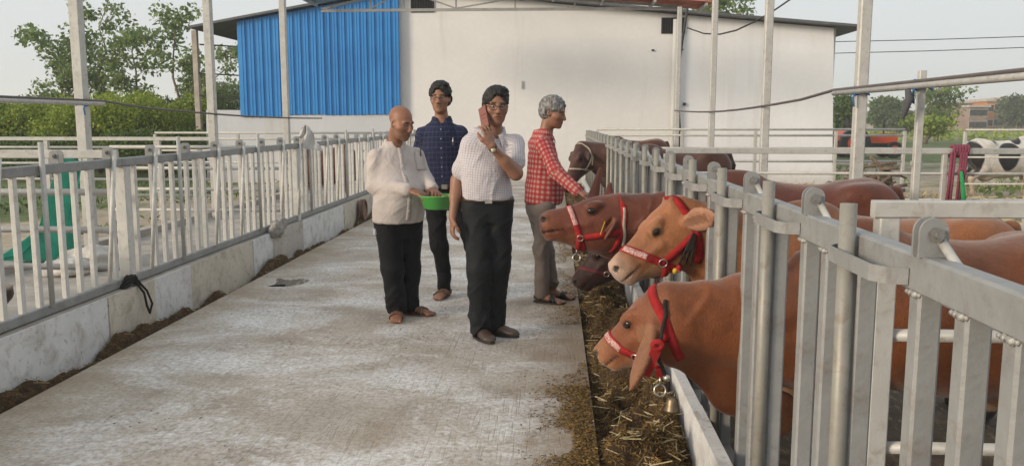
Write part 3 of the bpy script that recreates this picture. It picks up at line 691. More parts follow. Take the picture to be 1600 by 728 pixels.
def surface_nets(D, lo, h):
    S = D < 0
    c = np.zeros(tuple(n - 1 for n in D.shape), dtype=np.int8)
    offs = [(i, j, k) for i in (0, 1) for j in (0, 1) for k in (0, 1)]
    nx, ny, nz = D.shape
    for o in offs: c += S[o[0]:nx - 1 + o[0], o[1]:ny - 1 + o[1], o[2]:nz - 1 + o[2]]
    act = np.argwhere((c > 0) & (c < 8)); ids = np.full(c.shape, -1, dtype=np.int64); ids[tuple(act.T)] = np.arange(len(act))
    val = {o: D[act[:, 0] + o[0], act[:, 1] + o[1], act[:, 2] + o[2]].astype(np.float64) for o in offs}
    acc = np.zeros((len(act), 3)); cnt = np.zeros(len(act))
    for a in offs:
        for axis in range(3):
            if a[axis]: continue
            b = list(a); b[axis] = 1; b = tuple(b); va, vb = val[a], val[b]; m = (va < 0) != (vb < 0)
            t = np.where(m, va / np.where(m, va - vb, 1), 0); p = np.tile(A3(a), (len(act), 1)); p[:, axis] += t
            acc += p * m[:, None]; cnt += m
    V = lo + h * (act + acc / cnt[:, None]); Q = []
    for axis in range(3):
        sl0 = [slice(1, n - 1) for n in D.shape]; sl0[axis] = slice(0, D.shape[axis] - 1); sl1 = list(sl0); sl1[axis] = slice(1, D.shape[axis])
        a_, b_ = S[tuple(sl0)], S[tuple(sl1)]
        e = np.argwhere(a_ != b_); base = e.copy(); o0 = [1, 1, 1]; o0[axis] = 0; base += A3(o0).astype(int)
        u, v = (axis + 1) % 3, (axis + 2) % 3; du = np.zeros(3, int); du[u] = 1; dv = np.zeros(3, int); dv[v] = 1
        q = np.stack([ids[tuple((base - du - dv).T)], ids[tuple((base - dv).T)], ids[tuple(base.T)], ids[tuple((base - du).T)]], -1)
        fl = ~a_[tuple(e.T)]; q[fl] = q[fl][:, ::-1]; Q.append(q)
    return V, np.concatenate(Q)
def vnormals(V, Q):
    n = np.cross(V[Q[:, 2]] - V[Q[:, 0]], V[Q[:, 3]] - V[Q[:, 1]]); N = np.zeros_like(V)
    for k in range(4): np.add.at(N, Q[:, k], n)
    return N / (np.linalg.norm(N, axis=1, keepdims=True) + 1e-12)
def put(name, V, Q, mat, parent, color=None, uv=None):
    base = A3(ORI[parent.name]) if parent else np.zeros(3)
    me = np_mesh(name, V - base, Q, mat, True)
    if color is not None:
        a = me.attributes.new('tint', 'FLOAT_COLOR', 'POINT'); a.data.foreach_set('color', np.concatenate([color, np.ones((len(V), 1))], 1).astype(np.float32).ravel())
    if uv is not None:
        a = me.attributes.new('weave', 'FLOAT_VECTOR', 'POINT'); a.data.foreach_set('vector', np.concatenate([uv, np.zeros((len(V), 1))], 1).astype(np.float32).ravel())
    return link(name, me, parent)
def strap(field, pts, width, off=0.004, thick=0.004, closed=False, n=48, mat=None, name='strap', parent=None, tight=True):
    """flat band lying on a body: pts are rough way points"""
    pts = A3(pts); m = len(pts)
    idx = np.linspace(0, m if closed else m - 1, n, endpoint=not closed); i = np.floor(idx).astype(int); f = (idx - i)[:, None]
    j = (i + 1) % m if closed else np.minimum(i + 1, m - 1); C = pts[i % m] * (1 - f) + pts[j] * f
    if tight: C = field.onto(C, off)
    for _ in range(3):
        C2 = C.copy(); C2[1:-1] = 0.25 * C[:-2] + 0.5 * C[1:-1] + 0.25 * C[2:]
        if closed: C2[0] = 0.25 * C[-1] + 0.5 * C[0] + 0.25 * C[1]; C2[-1] = 0.25 * C[-2] + 0.5 * C[-1] + 0.25 * C[0]
        C = C2
    if tight: C = field.onto(C, off)
    T = np.roll(C, -1, 0) - np.roll(C, 1, 0) if closed else np.gradient(C, axis=0)
    T /= np.linalg.norm(T, axis=1, keepdims=True) + 1e-9; G = field.grad(C); B = np.cross(T, G); B /= np.linalg.norm(B, axis=1, keepdims=True) + 1e-9
    rows = [C - B * width / 2, C + B * width / 2]
    if tight: rows = [field.onto(r, off, 3) for r in rows]
    GI = [field.grad(r) for r in rows]
    ring = [rows[0], rows[1], rows[1] + GI[1] * thick, rows[0] + GI[0] * thick]
    V = np.stack(ring, 1).reshape(-1, 3); Q = []
    for a in range(n if closed else n - 1):
        b = (a + 1) % n
        for k in range(4): Q.append((a * 4 + k, a * 4 + (k + 1) % 4, b * 4 + (k + 1) % 4, b * 4 + k))
    if not closed: Q += [(3, 2, 1, 0), ((n - 1) * 4, (n - 1) * 4 + 1, (n - 1) * 4 + 2, (n - 1) * 4 + 3)]
    base = A3(ORI[parent.name]); return link(name, np_mesh(name, V - base, np.array(Q), mat, False), parent)
def ringpts(field, c, u, v, rmax, n=40):
    c = A3(c); out = []
    for a in np.linspace(0, 2 * math.pi, n, endpoint=False):
        d = unit(u) * math.cos(a) + unit(v) * math.sin(a); rr = np.linspace(0.0, rmax, 80); s_ = field(c + rr[:, None] * d)
        k = np.argmax(s_ > 0) if (s_ > 0).any() else 79
        out.append(c + d * rr[k])
    return np.array(out)

# ------------------------------------------------------------------ skin, cloth and hide materials
def mat_tint(name, rough=0.55, bs=90, bstr=0.15, spec=0.4, var=0.12, vs=14, stretch=(1, 1, 1), sss=0.0, sheen=0.0):
    m, nt, b = M_(name)
    a = nd(nt, 'Attribute', attribute_name='tint'); p = coords(nt)
    n1 = noise(nt, p, vs, 5, 0.6)
    c = mix(nt, 1.0, a.outputs['Color'], ramp(nt, n1, [(0.3, 1 - var), (0.7, 1 + 0.0)]).outputs[0], 'MULTIPLY')
    nt.links.new(c, b.inputs['Base Color']); b.inputs['Roughness'].default_value = rough; b.inputs['Specular IOR Level'].default_value = spec
    if sss:
        b.inputs['Subsurface Weight'].default_value = sss; b.inputs['Subsurface Radius'].default_value = (0.01, 0.004, 0.002); b.inputs['Subsurface Scale'].default_value = 1.0
    b.inputs['Sheen Weight'].default_value = sheen
    bump(nt, b, noise(nt, coords(nt, stretch), bs, 4, 0.6), bstr, 0.004); return m
SKIN = mat_tint('skin', 0.5, 220, 0.12, 0.45, 0.14, 30)
def mat_hide():
    m, nt, b = M_('short_hide')
    a = nd(nt, 'Attribute', attribute_name='tint'); p = coords(nt)
    c = a.outputs['Color']
    for n_, lo, hi in ((noise(nt, p, 3.5, 6, 0.65, 0.5), 0.68, 1.12), (noise(nt, p, 22, 5, 0.7), 0.82, 1.10), (noise(nt, coords(nt, (1, 1.2, 0.25)), 320, 3, 0.6), 0.74, 1.18)):
        c = mix(nt, 1.0, c, ramp(nt, n_, [(0.3, lo), (0.7, hi)]).outputs[0], 'MULTIPLY')
    c = mix(nt, ramp(nt, noise(nt, p, 11, 6, 0.75, 0.3), [(0.60, 0.0), (0.74, 0.35)]).outputs[0], c, (0.16, 0.11, 0.07))
    nt.links.new(c, b.inputs['Base Color']); b.inputs['Roughness'].default_value = 0.56; b.inputs['Specular IOR Level'].default_value = 0.38
    b.inputs['Sheen Weight'].default_value = 0.25; b.inputs['Sheen Roughness'].default_value = 0.4
    h = math_(nt, 'ADD', noise(nt, coords(nt, (1, 1.2, 0.3)), 240, 3, 0.6), math_(nt, 'MULTIPLY', noise(nt, p, 26, 5, 0.6, 0.6), 1.6))
    bump(nt, b, h, 0.45, 0.006); return m
HIDE = mat_hide()
HAIR = mat_tint('hair', 0.5, 160, 0.9, 0.4, 0.4, 60, (3, 3, 0.6))
def mat_cloth(name, base, lines=None, rough=0.85, sheen=0.03, wr=0.45):
    """lines: list of (axis, period, width, colour, strength)"""
    m, nt, b = M_(name)
    a = nd(nt, 'Attribute', attribute_name='weave'); sx = nd(nt, 'SeparateXYZ'); nt.links.new(a.outputs['Vector'], sx.inputs[0])
    p = coords(nt); n1 = noise(nt, p, 9, 4)
    rgb = nd(nt, 'RGB'); rgb.outputs[0].default_value = tuple(base) + (1,); c = rgb.outputs[0]
    for (axis, per, wid, col, st) in (lines or []):
        f = math_(nt, 'FRACT', math_(nt, 'ADD', math_(nt, 'DIVIDE', sx.outputs[axis], per), 200.0))
        d = math_(nt, 'ABSOLUTE', math_(nt, 'SUBTRACT', f, 0.5))
        s_ = ramp(nt, d, [(max(0.0, wid / 2 - 0.04), st), (wid / 2 + 0.04, 0.0)]).outputs[0]
        c = mix(nt, s_, c, col)
    c = mix(nt, 1.0, c, ramp(nt, n1, [(0.3, 0.86), (0.7, 1.0)]).outputs[0], 'MULTIPLY')
    nt.links.new(c, b.inputs['Base Color']); b.inputs['Roughness'].default_value = rough; b.inputs['Sheen Weight'].default_value = sheen
    b.inputs['Specular IOR Level'].default_value = 0.25
    h = math_(nt, 'ADD', noise(nt, p, 24, 4, 0.55, 0.8), math_(nt, 'MULTIPLY', noise(nt, p, 400, 2), 0.15))
    bump(nt, b, h, wr, 0.012); return m
def plain(name, col, rough=0.6, metal=0.0, spec=0.5):
    m, nt, b = M_(name); b.inputs['Base Color'].default_value = tuple(col) + (1,); b.inputs['Roughness'].default_value = rough
    b.inputs['Metallic'].default_value = metal; b.inputs['Specular IOR Level'].default_value = spec
    v = coords(nt); bump(nt, b, noise(nt, v, 90, 3), 0.1, 0.003); return m
EYEW = plain('eye_white', (0.36, 0.33, 0.30), 0.25); EYED = plain('eye_dark', (0.012, 0.008, 0.006), 0.08)
def uvsphere(c, r, name, mat, parent, n=12):
    mb = MB(); vs, fs = [], []
    for i in range(n + 1):
        th = math.pi * i / n
        for j in range(n): ph = 2 * math.pi * j / n; vs.append((c[0] + r * math.sin(th) * math.cos(ph), c[1] + r * math.sin(th) * math.sin(ph), c[2] + r * math.cos(th)))
    for i in range(n):
        for j in range(n): fs.append((i * n + j, (i + 1) * n + j, (i + 1) * n + (j + 1) % n, i * n + (j + 1) % n))
    return mb.add(vs, fs).build(name, mat, parent, True)
# ================================================================== PEOPLE
def head_prims(F, H, hc, fw, up, s=1.0, jaw=1.0, fat=0.0):
    """hc: centre of the head at eye level; rows of H: right-hand side, forward, up"""
    def L(x, f, u): return A3(hc) + s * (H[0] * x + H[1] * f + H[2] * u)
    e = lambda c, r, k=0.02, op='u': F.ell(L(*c), A3(r) * s, H, k, op)
    e((0, -0.012, 0.040), (0.074, 0.097, 0.083), 0.03)
    e((0, 0.020, -0.030), (0.064 + fat, 0.074, 0.088), 0.03)
    e((0, 0.045, -0.078), (0.046 * jaw + fat, 0.048, 0.040), 0.03)
    e((0, 0.078, -0.102), (0.024, 0.018, 0.017), 0.02)                         # chin
    for sg in (-1, 1):
        e((sg * 0.043, 0.052, -0.022), (0.026 + fat, 0.034, 0.026), 0.025)     # cheek
        e((sg * 0.028, 0.080, 0.026), (0.026, 0.013, 0.009), 0.018)            # brow
        e((sg * 0.031, 0.102, 0.003), (0.019, 0.015, 0.0095), 0.012, 's')       # eye socket
        F.ell(L(sg * 0.074, -0.008, -0.004), A3((0.011, 0.019, 0.032)) * s, H, 0.01)   # ear
        e((sg * 0.080, 0.001, -0.002), (0.006, 0.010, 0.018), 0.006, 's')
        e((sg * 0.011, 0.103, -0.036), (0.009, 0.011, 0.009), 0.008)           # nostril wing
    F.cap(L(0, 0.090, 0.016), L(0, 0.112, -0.030), 0.0085 * s, 0.0135 * s, 0.016)
    e((0, 0.092, -0.060), (0.024, 0.013, 0.007), 0.008); e((0, 0.090, -0.071), (0.021, 0.013, 0.008), 0.008)
    e((0, 0.106, -0.0655), (0.024, 0.012, 0.0022), 0.004, 's')                 # mouth line
    return L
def hand_prims(F, w, d, palm, thumb, curl=0.5, s=1.0, spread=0.18, side=None):
    """w wrist, d direction of the fingers, palm the way the palm faces, thumb: +1/-1 which side"""
    d = unit(d); pn = unit(A3(palm) - d * A3(palm).dot(d)); sd = np.cross(d, pn) * thumb
    w = A3(w)
    F.loft(w, np.stack([d, sd, pn]), [0, 0.03 * s, 0.07 * s, 0.095 * s], [0, 0, 0.002, 0.002], [0, 0.002, 0.004, 0.006], A3([0.026, 0.034, 0.042, 0.036]) * s, A3([0.019, 0.017, 0.015, 0.010]) * s, 0.015)
    for i, (o, l) in enumerate(((0.031, 0.074), (0.0105, 0.084), (-0.0105, 0.078), (-0.031, 0.060))):
        p = w + d * 0.085 * s + sd * o * s; dd = unit(d + sd * spread * o / 0.03); r = 0.0086 * s; pts = [p]; ang = 0
        for f_, c in ((0.45, 0.55), (0.32, 0.9), (0.23, 0.7)):
            ang += curl * c; dr = dd * math.cos(ang) + pn * math.sin(ang); pts.append(pts[-1] + dr * l * f_ * s)
        F.chain(pts, [r * 1.08, r, r * 0.95, r * 0.8], 0.006)
    p = w + d * 0.022 * s + sd * 0.026 * s; q = p + (d * 0.62 + sd * 0.62 + pn * 0.25) * 0.045 * s
    q2 = q + unit(d * 0.9 + sd * (0.35 - 0.5 * curl) + pn * (0.2 + 0.8 * curl)) * 0.034 * s
    q3 = q2 + unit(d * 0.95 + sd * (0.1 - 0.6 * curl) + pn * (0.2 + 0.8 * curl)) * 0.026 * s
    F.chain([p, q, q2, q3], [0.016 * s, 0.0125 * s, 0.0105 * s, 0.008 * s], 0.010)
def foot_prims(F, ank, d, s=1.0, bare=True):
    d = unit(d * A3((1, 1, 0))); sd = np.cross(A3((0, 0, 1)), d); a = A3(ank); g = A3((a[0], a[1], 0))
    Fm = np.stack([d, sd, A3((0, 0, 1))])
    F.loft(g + A3((0, 0, 0.006)), Fm, A3([-0.065, -0.03, 0.03, 0.09, 0.15, 0.178]) * s, [0] * 6, A3([0.03, 0.038, 0.042, 0.034, 0.022, 0.018]) * s,
           A3([0.02, 0.034, 0.036, 0.042, 0.046, 0.03]) * s, A3([0.02, 0.032, 0.034, 0.026, 0.015, 0.010]) * s, 0.02)
    F.cap(a, g + A3((0, 0, 0.05)) - d * 0.01, 0.036 * s, 0.036 * s, 0.03)
    for i, o in enumerate((0.034, 0.012, -0.007, -0.024, -0.038)):
        r = (0.014, 0.0105, 0.010, 0.0095, 0.009)[i] * s; l = (0.040, 0.038, 0.032, 0.026, 0.018)[i] * s
        b0 = g + d * 0.160 * s + sd * o * s + A3((0, 0, 0.020)); F.cap(b0, b0 + d * l - A3((0, 0, 0.006)), r, r * 0.95, 0.006)
class Bones:
    """weave coordinates: position round and along the nearest limb"""
    def __init__(s): s.b = []
    def add(s, a, b, r, ref): s.b.append((A3(a), A3(b), r, unit(ref))); return s
    def uv(s, V):
        best = np.full(len(V), 1e9); U = np.zeros((len(V), 2)); off = 0.0
        for i, (a, b, r, ref) in enumerate(s.b):
            ba = b - a; L = np.linalg.norm(ba); z = ba / L; q = V - a; t = q @ z; tc = np.clip(t, 0, L)
            rad = q - tc[:, None] * z; d = np.linalg.norm(rad, axis=1) / r
            x = unit(ref - z * ref.dot(z)); y = np.cross(z, x); ang = np.arctan2(q @ y, q @ x)
            m = d < best; best[m] = d[m]; U[m, 0] = (ang * r * 1.0)[m]; U[m, 1] = t[m]
        return U
def folds(V, N, amp, sc, seed, zs=(1, 1, 1)):
    P = V * A3(zs) * sc; n1 = VN(seed)(P + 50); n2 = VN(seed + 1)(P * 2.1 + 20)
    return V + N * (amp * ((1 - np.abs(2 * n1 - 1)) - 0.5 + 0.5 * (n2 - 0.5)))[:, None]

def creases(V, N, amp, sc, seed):
    """sharp drape folds: bent, ridged noise, longer along slanting directions"""
    n0 = VN(seed + 2)(V * sc * 0.45 + 9); W_ = V * sc; u = W_[:, 0] * 0.75 + W_[:, 2] * 0.85 + 2.2 * n0; w = W_[:, 1] * 0.9 + 1.4 * n0; z = -0.30 * W_[:, 0] * 0.8 + W_[:, 2] * 0.28
    r1 = 1 - np.abs(2 * VN(seed)(np.stack([u, w, z], -1) + 50) - 1); r2 = 1 - np.abs(2 * VN(seed + 1)(np.stack([u * 1.1 - 2 * W_[:, 0], w + 3, z + 5], -1) + 20) - 1)
    m = np.clip(VN(seed + 3)(W_ * 0.5 + 3) * 2.2 - 0.45, 0, 1)
    return V + N * (amp * (np.maximum(r1, r2) ** 2.2 - 0.45) * (0.35 + 0.65 * m))[:, None]

def person(label, Y, J, look, cfg):
    """J: joints as (px, py, dy) seen from the camera, dy metres nearer (-) or farther (+) than Y"""
    P = {k: A3(at(v[0], v[1], Y + v[2])) for k, v in J.items()}
    sL, sR = P['shoulder_a'], P['shoulder_b']; neck = P['neck']; pel = P['pelvis']
    gx_, gy_ = P['ankle_a'], P['ankle_b']
    root = empty('person', ((gx_[0] + gy_[0]) / 2, (gx_[1] + gy_[1]) / 2, 0), label, 'person', 'men standing in the aisle')
    skin = A3(cfg['skin']); s = cfg.get('s', 1.0)
    lat = unit(sR - sL); fwd = unit(cfg['front']); fwd = unit(fwd - lat * fwd.dot(lat)); upv = unit(neck - pel)
    # ---------- body
    B = Field(); hc = P['head']; up = unit(cfg['head_up']); fh = unit(look); fh = unit(fh - up * fh.dot(up)); H = np.stack([np.cross(fh, up), fh, up])
    Lh = head_prims(B, H, hc, fh, up, s, cfg.get('jaw', 1.0), cfg.get('fat', 0.0))
    B.cap(hc - up * 0.075 * s - fh * 0.028, neck - upv * 0.03, 0.050 * s, 0.060 * s, 0.022)
    TF = np.stack([upv, lat, fwd]); Lt = np.linalg.norm(neck - pel)
    bl = cfg.get('belly', 0.0)
    B.loft(pel, TF, [-0.05, 0.1 * Lt, 0.4 * Lt, 0.7 * Lt, 0.92 * Lt], [0] * 5, [0.0, bl * 0.3, bl * 0.4, 0.0, -0.01], A3([0.12, 0.13, 0.13, 0.145, 0.09]) * s, A3([0.09, 0.085, 0.09, 0.09, 0.055]) * s, 0.04)
    for a in 'ab':
        sh_, el, wr = P['shoulder_' + a], P['elbow_' + a], P['wrist_' + a]
        B.chain([neck * 0.55 + sh_ * 0.45 - upv * 0.03, sh_, el, wr], A3([0.034, 0.040, 0.038, 0.027]) * s, 0.03)
        m_ = sh_ * 0; B.cap(el, el * 0.55 + wr * 0.45, 0.040 * s, 0.038 * s, 0.03)
        h = cfg['hand_' + a]; hand_prims(B, wr, h[0], h[1], h[2], h[3], s)
        hip, kn, an = P['hip_' + a], P['knee_' + a], P['ankle_' + a]
        B.chain([hip, kn, an], A3([0.085, 0.055, 0.036]) * s, 0.04)
        if cfg['shoe'] != 'shoe': foot_prims(B, an, A3(cfg['toe_' + a]), s * 0.98)
    B.cut((0, 0, -1), (0, 0, 0.004))
    V, Q = B.mesh(0.0055)
    q = (V - hc) @ H.T / s; col = np.tile(skin, (len(V), 1)); hd = (q[:, 2] > -0.13) & (np.abs(q[:, 0]) < 0.1) & (np.abs(q[:, 1]) < 0.14)
    def paint(m, c, a=1.0): col[m] = col[m] * (1 - a) + A3(c) * a
    jawm = hd & (q[:, 2] < -0.035 + 0.25 * np.clip(-q[:, 1] + 0.02, 0, 1)) & (q[:, 1] > -0.03)
    paint(jawm, cfg.get('beard', skin * 0.72), cfg.get('beard_a', 0.45))
    paint(hd & (np.abs(q[:, 2] + 0.066) < 0.010) & (np.abs(q[:, 0]) < 0.024) & (q[:, 1] > 0.07), skin * A3((0.95, 0.66, 0.64)), 0.7)
    paint(hd & (np.abs(q[:, 2] + 0.0655) < 0.003) & (np.abs(q[:, 0]) < 0.025) & (q[:, 1] > 0.07), (0.06, 0.025, 0.02), 0.7)
    br = hd & (np.abs(q[:, 2] - 0.027 + 6 * (np.abs(q[:, 0]) - 0.03) ** 2) < 0.0055) & (np.abs(np.abs(q[:, 0]) - 0.030) < 0.019) & (q[:, 1] > 0.055)
    paint(br, cfg.get('brow', (0.012, 0.010, 0.009)), 0.9)
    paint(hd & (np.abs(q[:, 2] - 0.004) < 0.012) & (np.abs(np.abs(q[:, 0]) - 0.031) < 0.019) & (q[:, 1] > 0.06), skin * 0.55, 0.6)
    if cfg.get('moustache'):
        paint(hd & (np.abs(q[:, 2] + 0.0505) < 0.0065) & (np.abs(q[:, 0]) < 0.028) & (q[:, 1] > 0.07), cfg['moustache'], 0.85)
    if cfg.get('shaved'):
        paint(hd & (q[:, 2] > 0.035 - 0.3 * q[:, 1] * 0) & (q[:, 1] < 0.045), skin * 0.78, 0.4)
    put('body', V, Q, SKIN, root, col)
    for sg in (-1, 1):
        ec = Lh(sg * 0.031, 0.0745, 0.004); ey = uvsphere(ec, 0.0118 * s, 'eye', EYEW, root)
        uvsphere(ec + fh * 0.0050 * s - up * 0.001 * s, 0.0078 * s, 'iris', EYED, ey, 8)
    # ---------- hair
    if cfg.get('hair') is not None:
        Fh = Field(); t = cfg.get('hair_t', 0.010)
        Fh.ell(Lh(0, -0.014, 0.044), A3((0.076 + t, 0.099 + t, 0.083 + t)) * s, H, 0.02)
        Fh.ell(Lh(0, -0.05, -0.01), A3((0.070 + t, 0.052 + t, 0.06)) * s, H, 0.03)
        hl = cfg.get('hairline', 0.066)
        Fh.ell(Lh(0, 0.128, -0.02), A3((0.070, 0.082, hl + 0.02)) * s, H, 0.012, 's')
        for sg in (-1, 1): Fh.ell(Lh(sg * 0.085, 0.045, -0.03), A3((0.04, 0.055, 0.055)) * s, H, 0.015, 's'); Fh.ell(Lh(sg * 0.09, -0.006, -0.012), A3((0.03, 0.024, 0.036)) * s, H, 0.008, 's')
        if cfg.get('parting'): Fh.ell(Lh(-0.012, 0.035, 0.104), A3((0.060, 0.050, 0.030)) * s, H, 0.03)
        Fh.cut(-H[2] + 0.35 * H[1], Lh(0, -0.06, -0.085))
        Vh, Qh = Fh.mesh(0.0045); Nh = vnormals(Vh, Qh); Vh = folds(Vh, Nh, 0.011, 42, 5, (1.6, 0.6, 0.8)); Vh = folds(Vh, Nh, 0.006, 95, 8, (1.6, 0.5, 0.8))
        qh = (Vh - hc) @ H.T / s; ch = np.tile(A3(cfg['hair']), (len(Vh), 1)); g = VN(9)(Vh * 70)
        if 'hair2' in cfg: ch = ch + (A3(cfg['hair2']) - ch) * np.clip((g - 0.35) * 2, 0, 1)[:, None]
        put('hair', Vh, Qh, HAIR, root, ch)
    # ---------- shirt
    S = Field(); g_ = cfg.get('girth', 1.0); w_ = cfg.get('wid', 1.0)
    hem = cfg['hem']; hl_ = (at(*hem[:2], Y)[2] - pel[2])
    half = np.linalg.norm(sR - sL) / 2
    xs = A3([hl_ - 0.02, 0.06 * Lt, 0.33 * Lt, 0.6 * Lt, 0.82 * Lt, 0.94 * Lt, 1.0 * Lt])
    if xs[1] < xs[0] + 0.03: xs[1] = xs[0] + 0.05
    S.loft(pel, TF, xs, [0] * 7, [bl * 0.25, bl * 0.5, bl * 0.75, bl * 0.2, 0.0, -0.008, -0.005],
           A3([0.172 * g_, 0.172 * g_, 0.168 * g_, 0.172 * w_, 0.135 * w_, 0.082, 0.064]) * s, A3([0.128 * g_ + bl * 0.3, 0.125 * g_ + bl * 0.5, 0.122 * g_ + bl * 0.5, 0.122, 0.098, 0.072, 0.062]) * s, 0.04)
    bn = Bones().add(pel - upv * 0.4, neck + upv * 0.1, 0.17, -fwd)
    for a in 'ab':
        sh_, el, wr = P['shoulder_' + a], P['elbow_' + a], P['wrist_' + a]
        S.cap(neck - upv * 0.050 + (sh_ - neck) * 0.18, sh_ - upv * 0.020, 0.048 * s, 0.054 * s, 0.05)
        L1, L2 = cfg['sleeve_' + a]
        e1 = sh_ + (el - sh_) * min(L1, 1.0)
        if L2 > 0:
            w2 = el + (wr - el) * L2; S.chain([sh_ - upv * 0.012, el, w2], A3([0.058, 0.053, 0.043]) * s, 0.03)
            S.cap(w2 - (wr - el) / np.linalg.norm(wr - el) * 0.045, w2, 0.043 * s, 0.041 * s, 0.008)
            bn.add(el, wr, 0.055, cfg.get('armref', (1, 0, 0)))
        else: S.cap(sh_ - upv * 0.012, e1, 0.058 * s, 0.068 * s, 0.03)
        bn.add(sh_ + (el - sh_) * 0.15, el, 0.062, cfg.get('armref', (1, 0, 0)))
    S.cut(A3((0, 0, -1)) if not cfg.get('tucked') else A3((0, 0, -1)), pel + upv * hl_)
    # neck opening
    S.ell(neck + upv * 0.02 + fwd * 0.055, A3((0.038, 0.050, 0.078)) * s, np.stack([lat, fwd, upv]), 0.01, 's')
    V, Q = S.mesh(0.007); uv = bn.uv(V); N = vnormals(V, Q)
    V = creases(V, N, cfg.get('fold', 0.011) * 1.05, 6.0, cfg.get('seed', 3)); V = creases(V, N, 0.006, 15, cfg.get('seed', 3) + 4)
    so = put('shirt', V, Q, cfg['shirt'], root, uv=uv)
    # collar
    cN = neck - upv * 0.006; angs = np.linspace(math.radians(24), math.radians(336), 33); rows = []
    for a in angs:
        ca, sa = math.cos(a), math.sin(a); fr = max(0.0, ca); dirv = fwd * ca + lat * sa; tip = max(0.0, (ca - 0.76) / 0.16)
        rows.append([cN + s * dirv * 0.060 + upv * (-0.020 - 0.060 * fr), cN + s * dirv * 0.062 + upv * (0.024 - 0.066 * fr), cN + s * dirv * (0.070 + 0.004) + upv * (0.020 - 0.068 * fr),
                     cN + s * (dirv * (0.088 + 0.012 * fr) + lat * np.sign(sa) * 0.018 * tip) + upv * (-0.020 - 0.078 * fr - 0.026 * tip)])
    rows = np.array(rows); n_ = len(rows); Vc = rows.reshape(-1, 3); Qc = [(i * 4 + k, i * 4 + k + 1, i * 4 + k + 5, i * 4 + k + 4) for i in range(n_ - 1) for k in range(3)]
    Nc = vnormals(Vc, np.array(Qc)); m_ = len(Vc); Vc2 = np.concatenate([Vc, Vc + Nc * 0.004]); Qc2 = np.array(Qc + [tuple(j + m_ for j in q_[::-1]) for q_ in Qc])
    put('collar', Vc2, Qc2, cfg['shirt'], so, uv=bn.uv(Vc2))
    # buttons down the front
    bm = cfg.get('button')
    for t in np.linspace(0.16, 0.84, 6):
        c0 = pel + upv * (hl_ + (Lt - hl_) * t) + fwd * 0.25; c0 = c0 - fwd * 0.0
        rr = np.linspace(0, 0.3, 150); d_ = S(c0 - rr[:, None] * fwd); k_ = np.argmax(d_ < 0.003)
        c1 = c0 - fwd * (rr[k_] - 0.006); MB().tube([c1, c1 + fwd * 0.005], 0.0048, 8).build('button', bm, so)
    pk = []
    for t in np.linspace(0.04, 0.92, 14):
        c0 = pel + upv * (hl_ + (Lt - hl_) * t) + fwd * 0.3; rr = np.linspace(0, 0.33, 160); d_ = S(c0 - rr[:, None] * fwd); k_ = np.argmax(d_ < 0.003); pk.append(c0 - fwd * rr[k_])
    if cfg['shirt'] is wht: po = strap(S, pk, 0.034, 0.004, 0.003, False, 30, cfg['shirt'], 'placket', so)
    # ---------- trousers
    T = Field(); top = at(*cfg['waist'], Y)[2]
    g2 = cfg.get('tgirth', 1.0); pc = (P['hip_a'] + P['hip_b']) / 2; lat2 = unit(P['hip_b'] - P['hip_a']); f2 = unit(np.cross(A3((0, 0, 1)), lat2)); f2 = f2 if f2.dot(fwd) > 0 else -f2
    T.loft(pc, np.stack([A3((0, 0, 1)), lat2, f2]), [-0.12, 0.0, 0.10, top - pc[2] + 0.01], [0] * 4, [0.0, -0.01, 0, bl * 0.4], A3([0.13, 0.165, 0.162, 0.155]) * g2 * s, A3([0.09, 0.118, 0.118, 0.112 + bl * 0.3]) * g2 * s, 0.05)
    bt = Bones()
    for a in 'ab':
        hip, kn, an = P['hip_' + a], P['knee_' + a], P['ankle_' + a]; low = an + (kn - an) * cfg.get('cuff', 0.02); low[2] = max(low[2], 0.035)
        T.chain([hip, kn, low], A3([0.098, 0.074 * cfg.get('leg', 1), 0.060 * cfg.get('leg', 1)]) * s * g2, 0.035)
        bt.add(hip, kn, 0.09, (0, 1, 0)).add(kn, an, 0.08, (0, 1, 0))
    T.cut((0, 0, 1), (0, 0, top)); T.cut((0, 0, -1), (0, 0, cfg.get('hem_z', 0.035)))
    V, Q = T.mesh(0.0085); uv = bt.uv(V); N = vnormals(V, Q); lowf = np.clip(1.3 - V[:, 2], 0.3, 1.2)[:, None]
    V2 = creases(V, N, 0.026, 6.0, cfg.get('seed', 3) + 11); V2 = creases(V2, N, 0.009, 14, 31); V = V + (V2 - V) * lowf * np.clip((top - V[:, 2]) / 0.12, 0, 1)[:, None]
    to = put('trousers', V, Q, cfg['trousers'], root, uv=uv)
    if cfg.get('belt'):
        zb = top - 0.022; rp = ringpts(T, (pc[0], pc[1], zb), lat2, f2, 0.4, 36)
        bo = strap(T, rp, 0.034, 0.008, 0.004, True, 60, cfg['belt'], 'belt', to, tight=False)
        rr = np.linspace(0, 0.4, 200); c0 = A3((pc[0], pc[1], zb)); k_ = np.argmax(T(c0 + rr[:, None] * f2) > 0); c1 = c0 + f2 * (rr[k_] + 0.014)
        MB().bar(c1 - lat2 * 0.024, c1 + lat2 * 0.024, 0.006, 0.038).build('buckle', mat_chrome, bo)
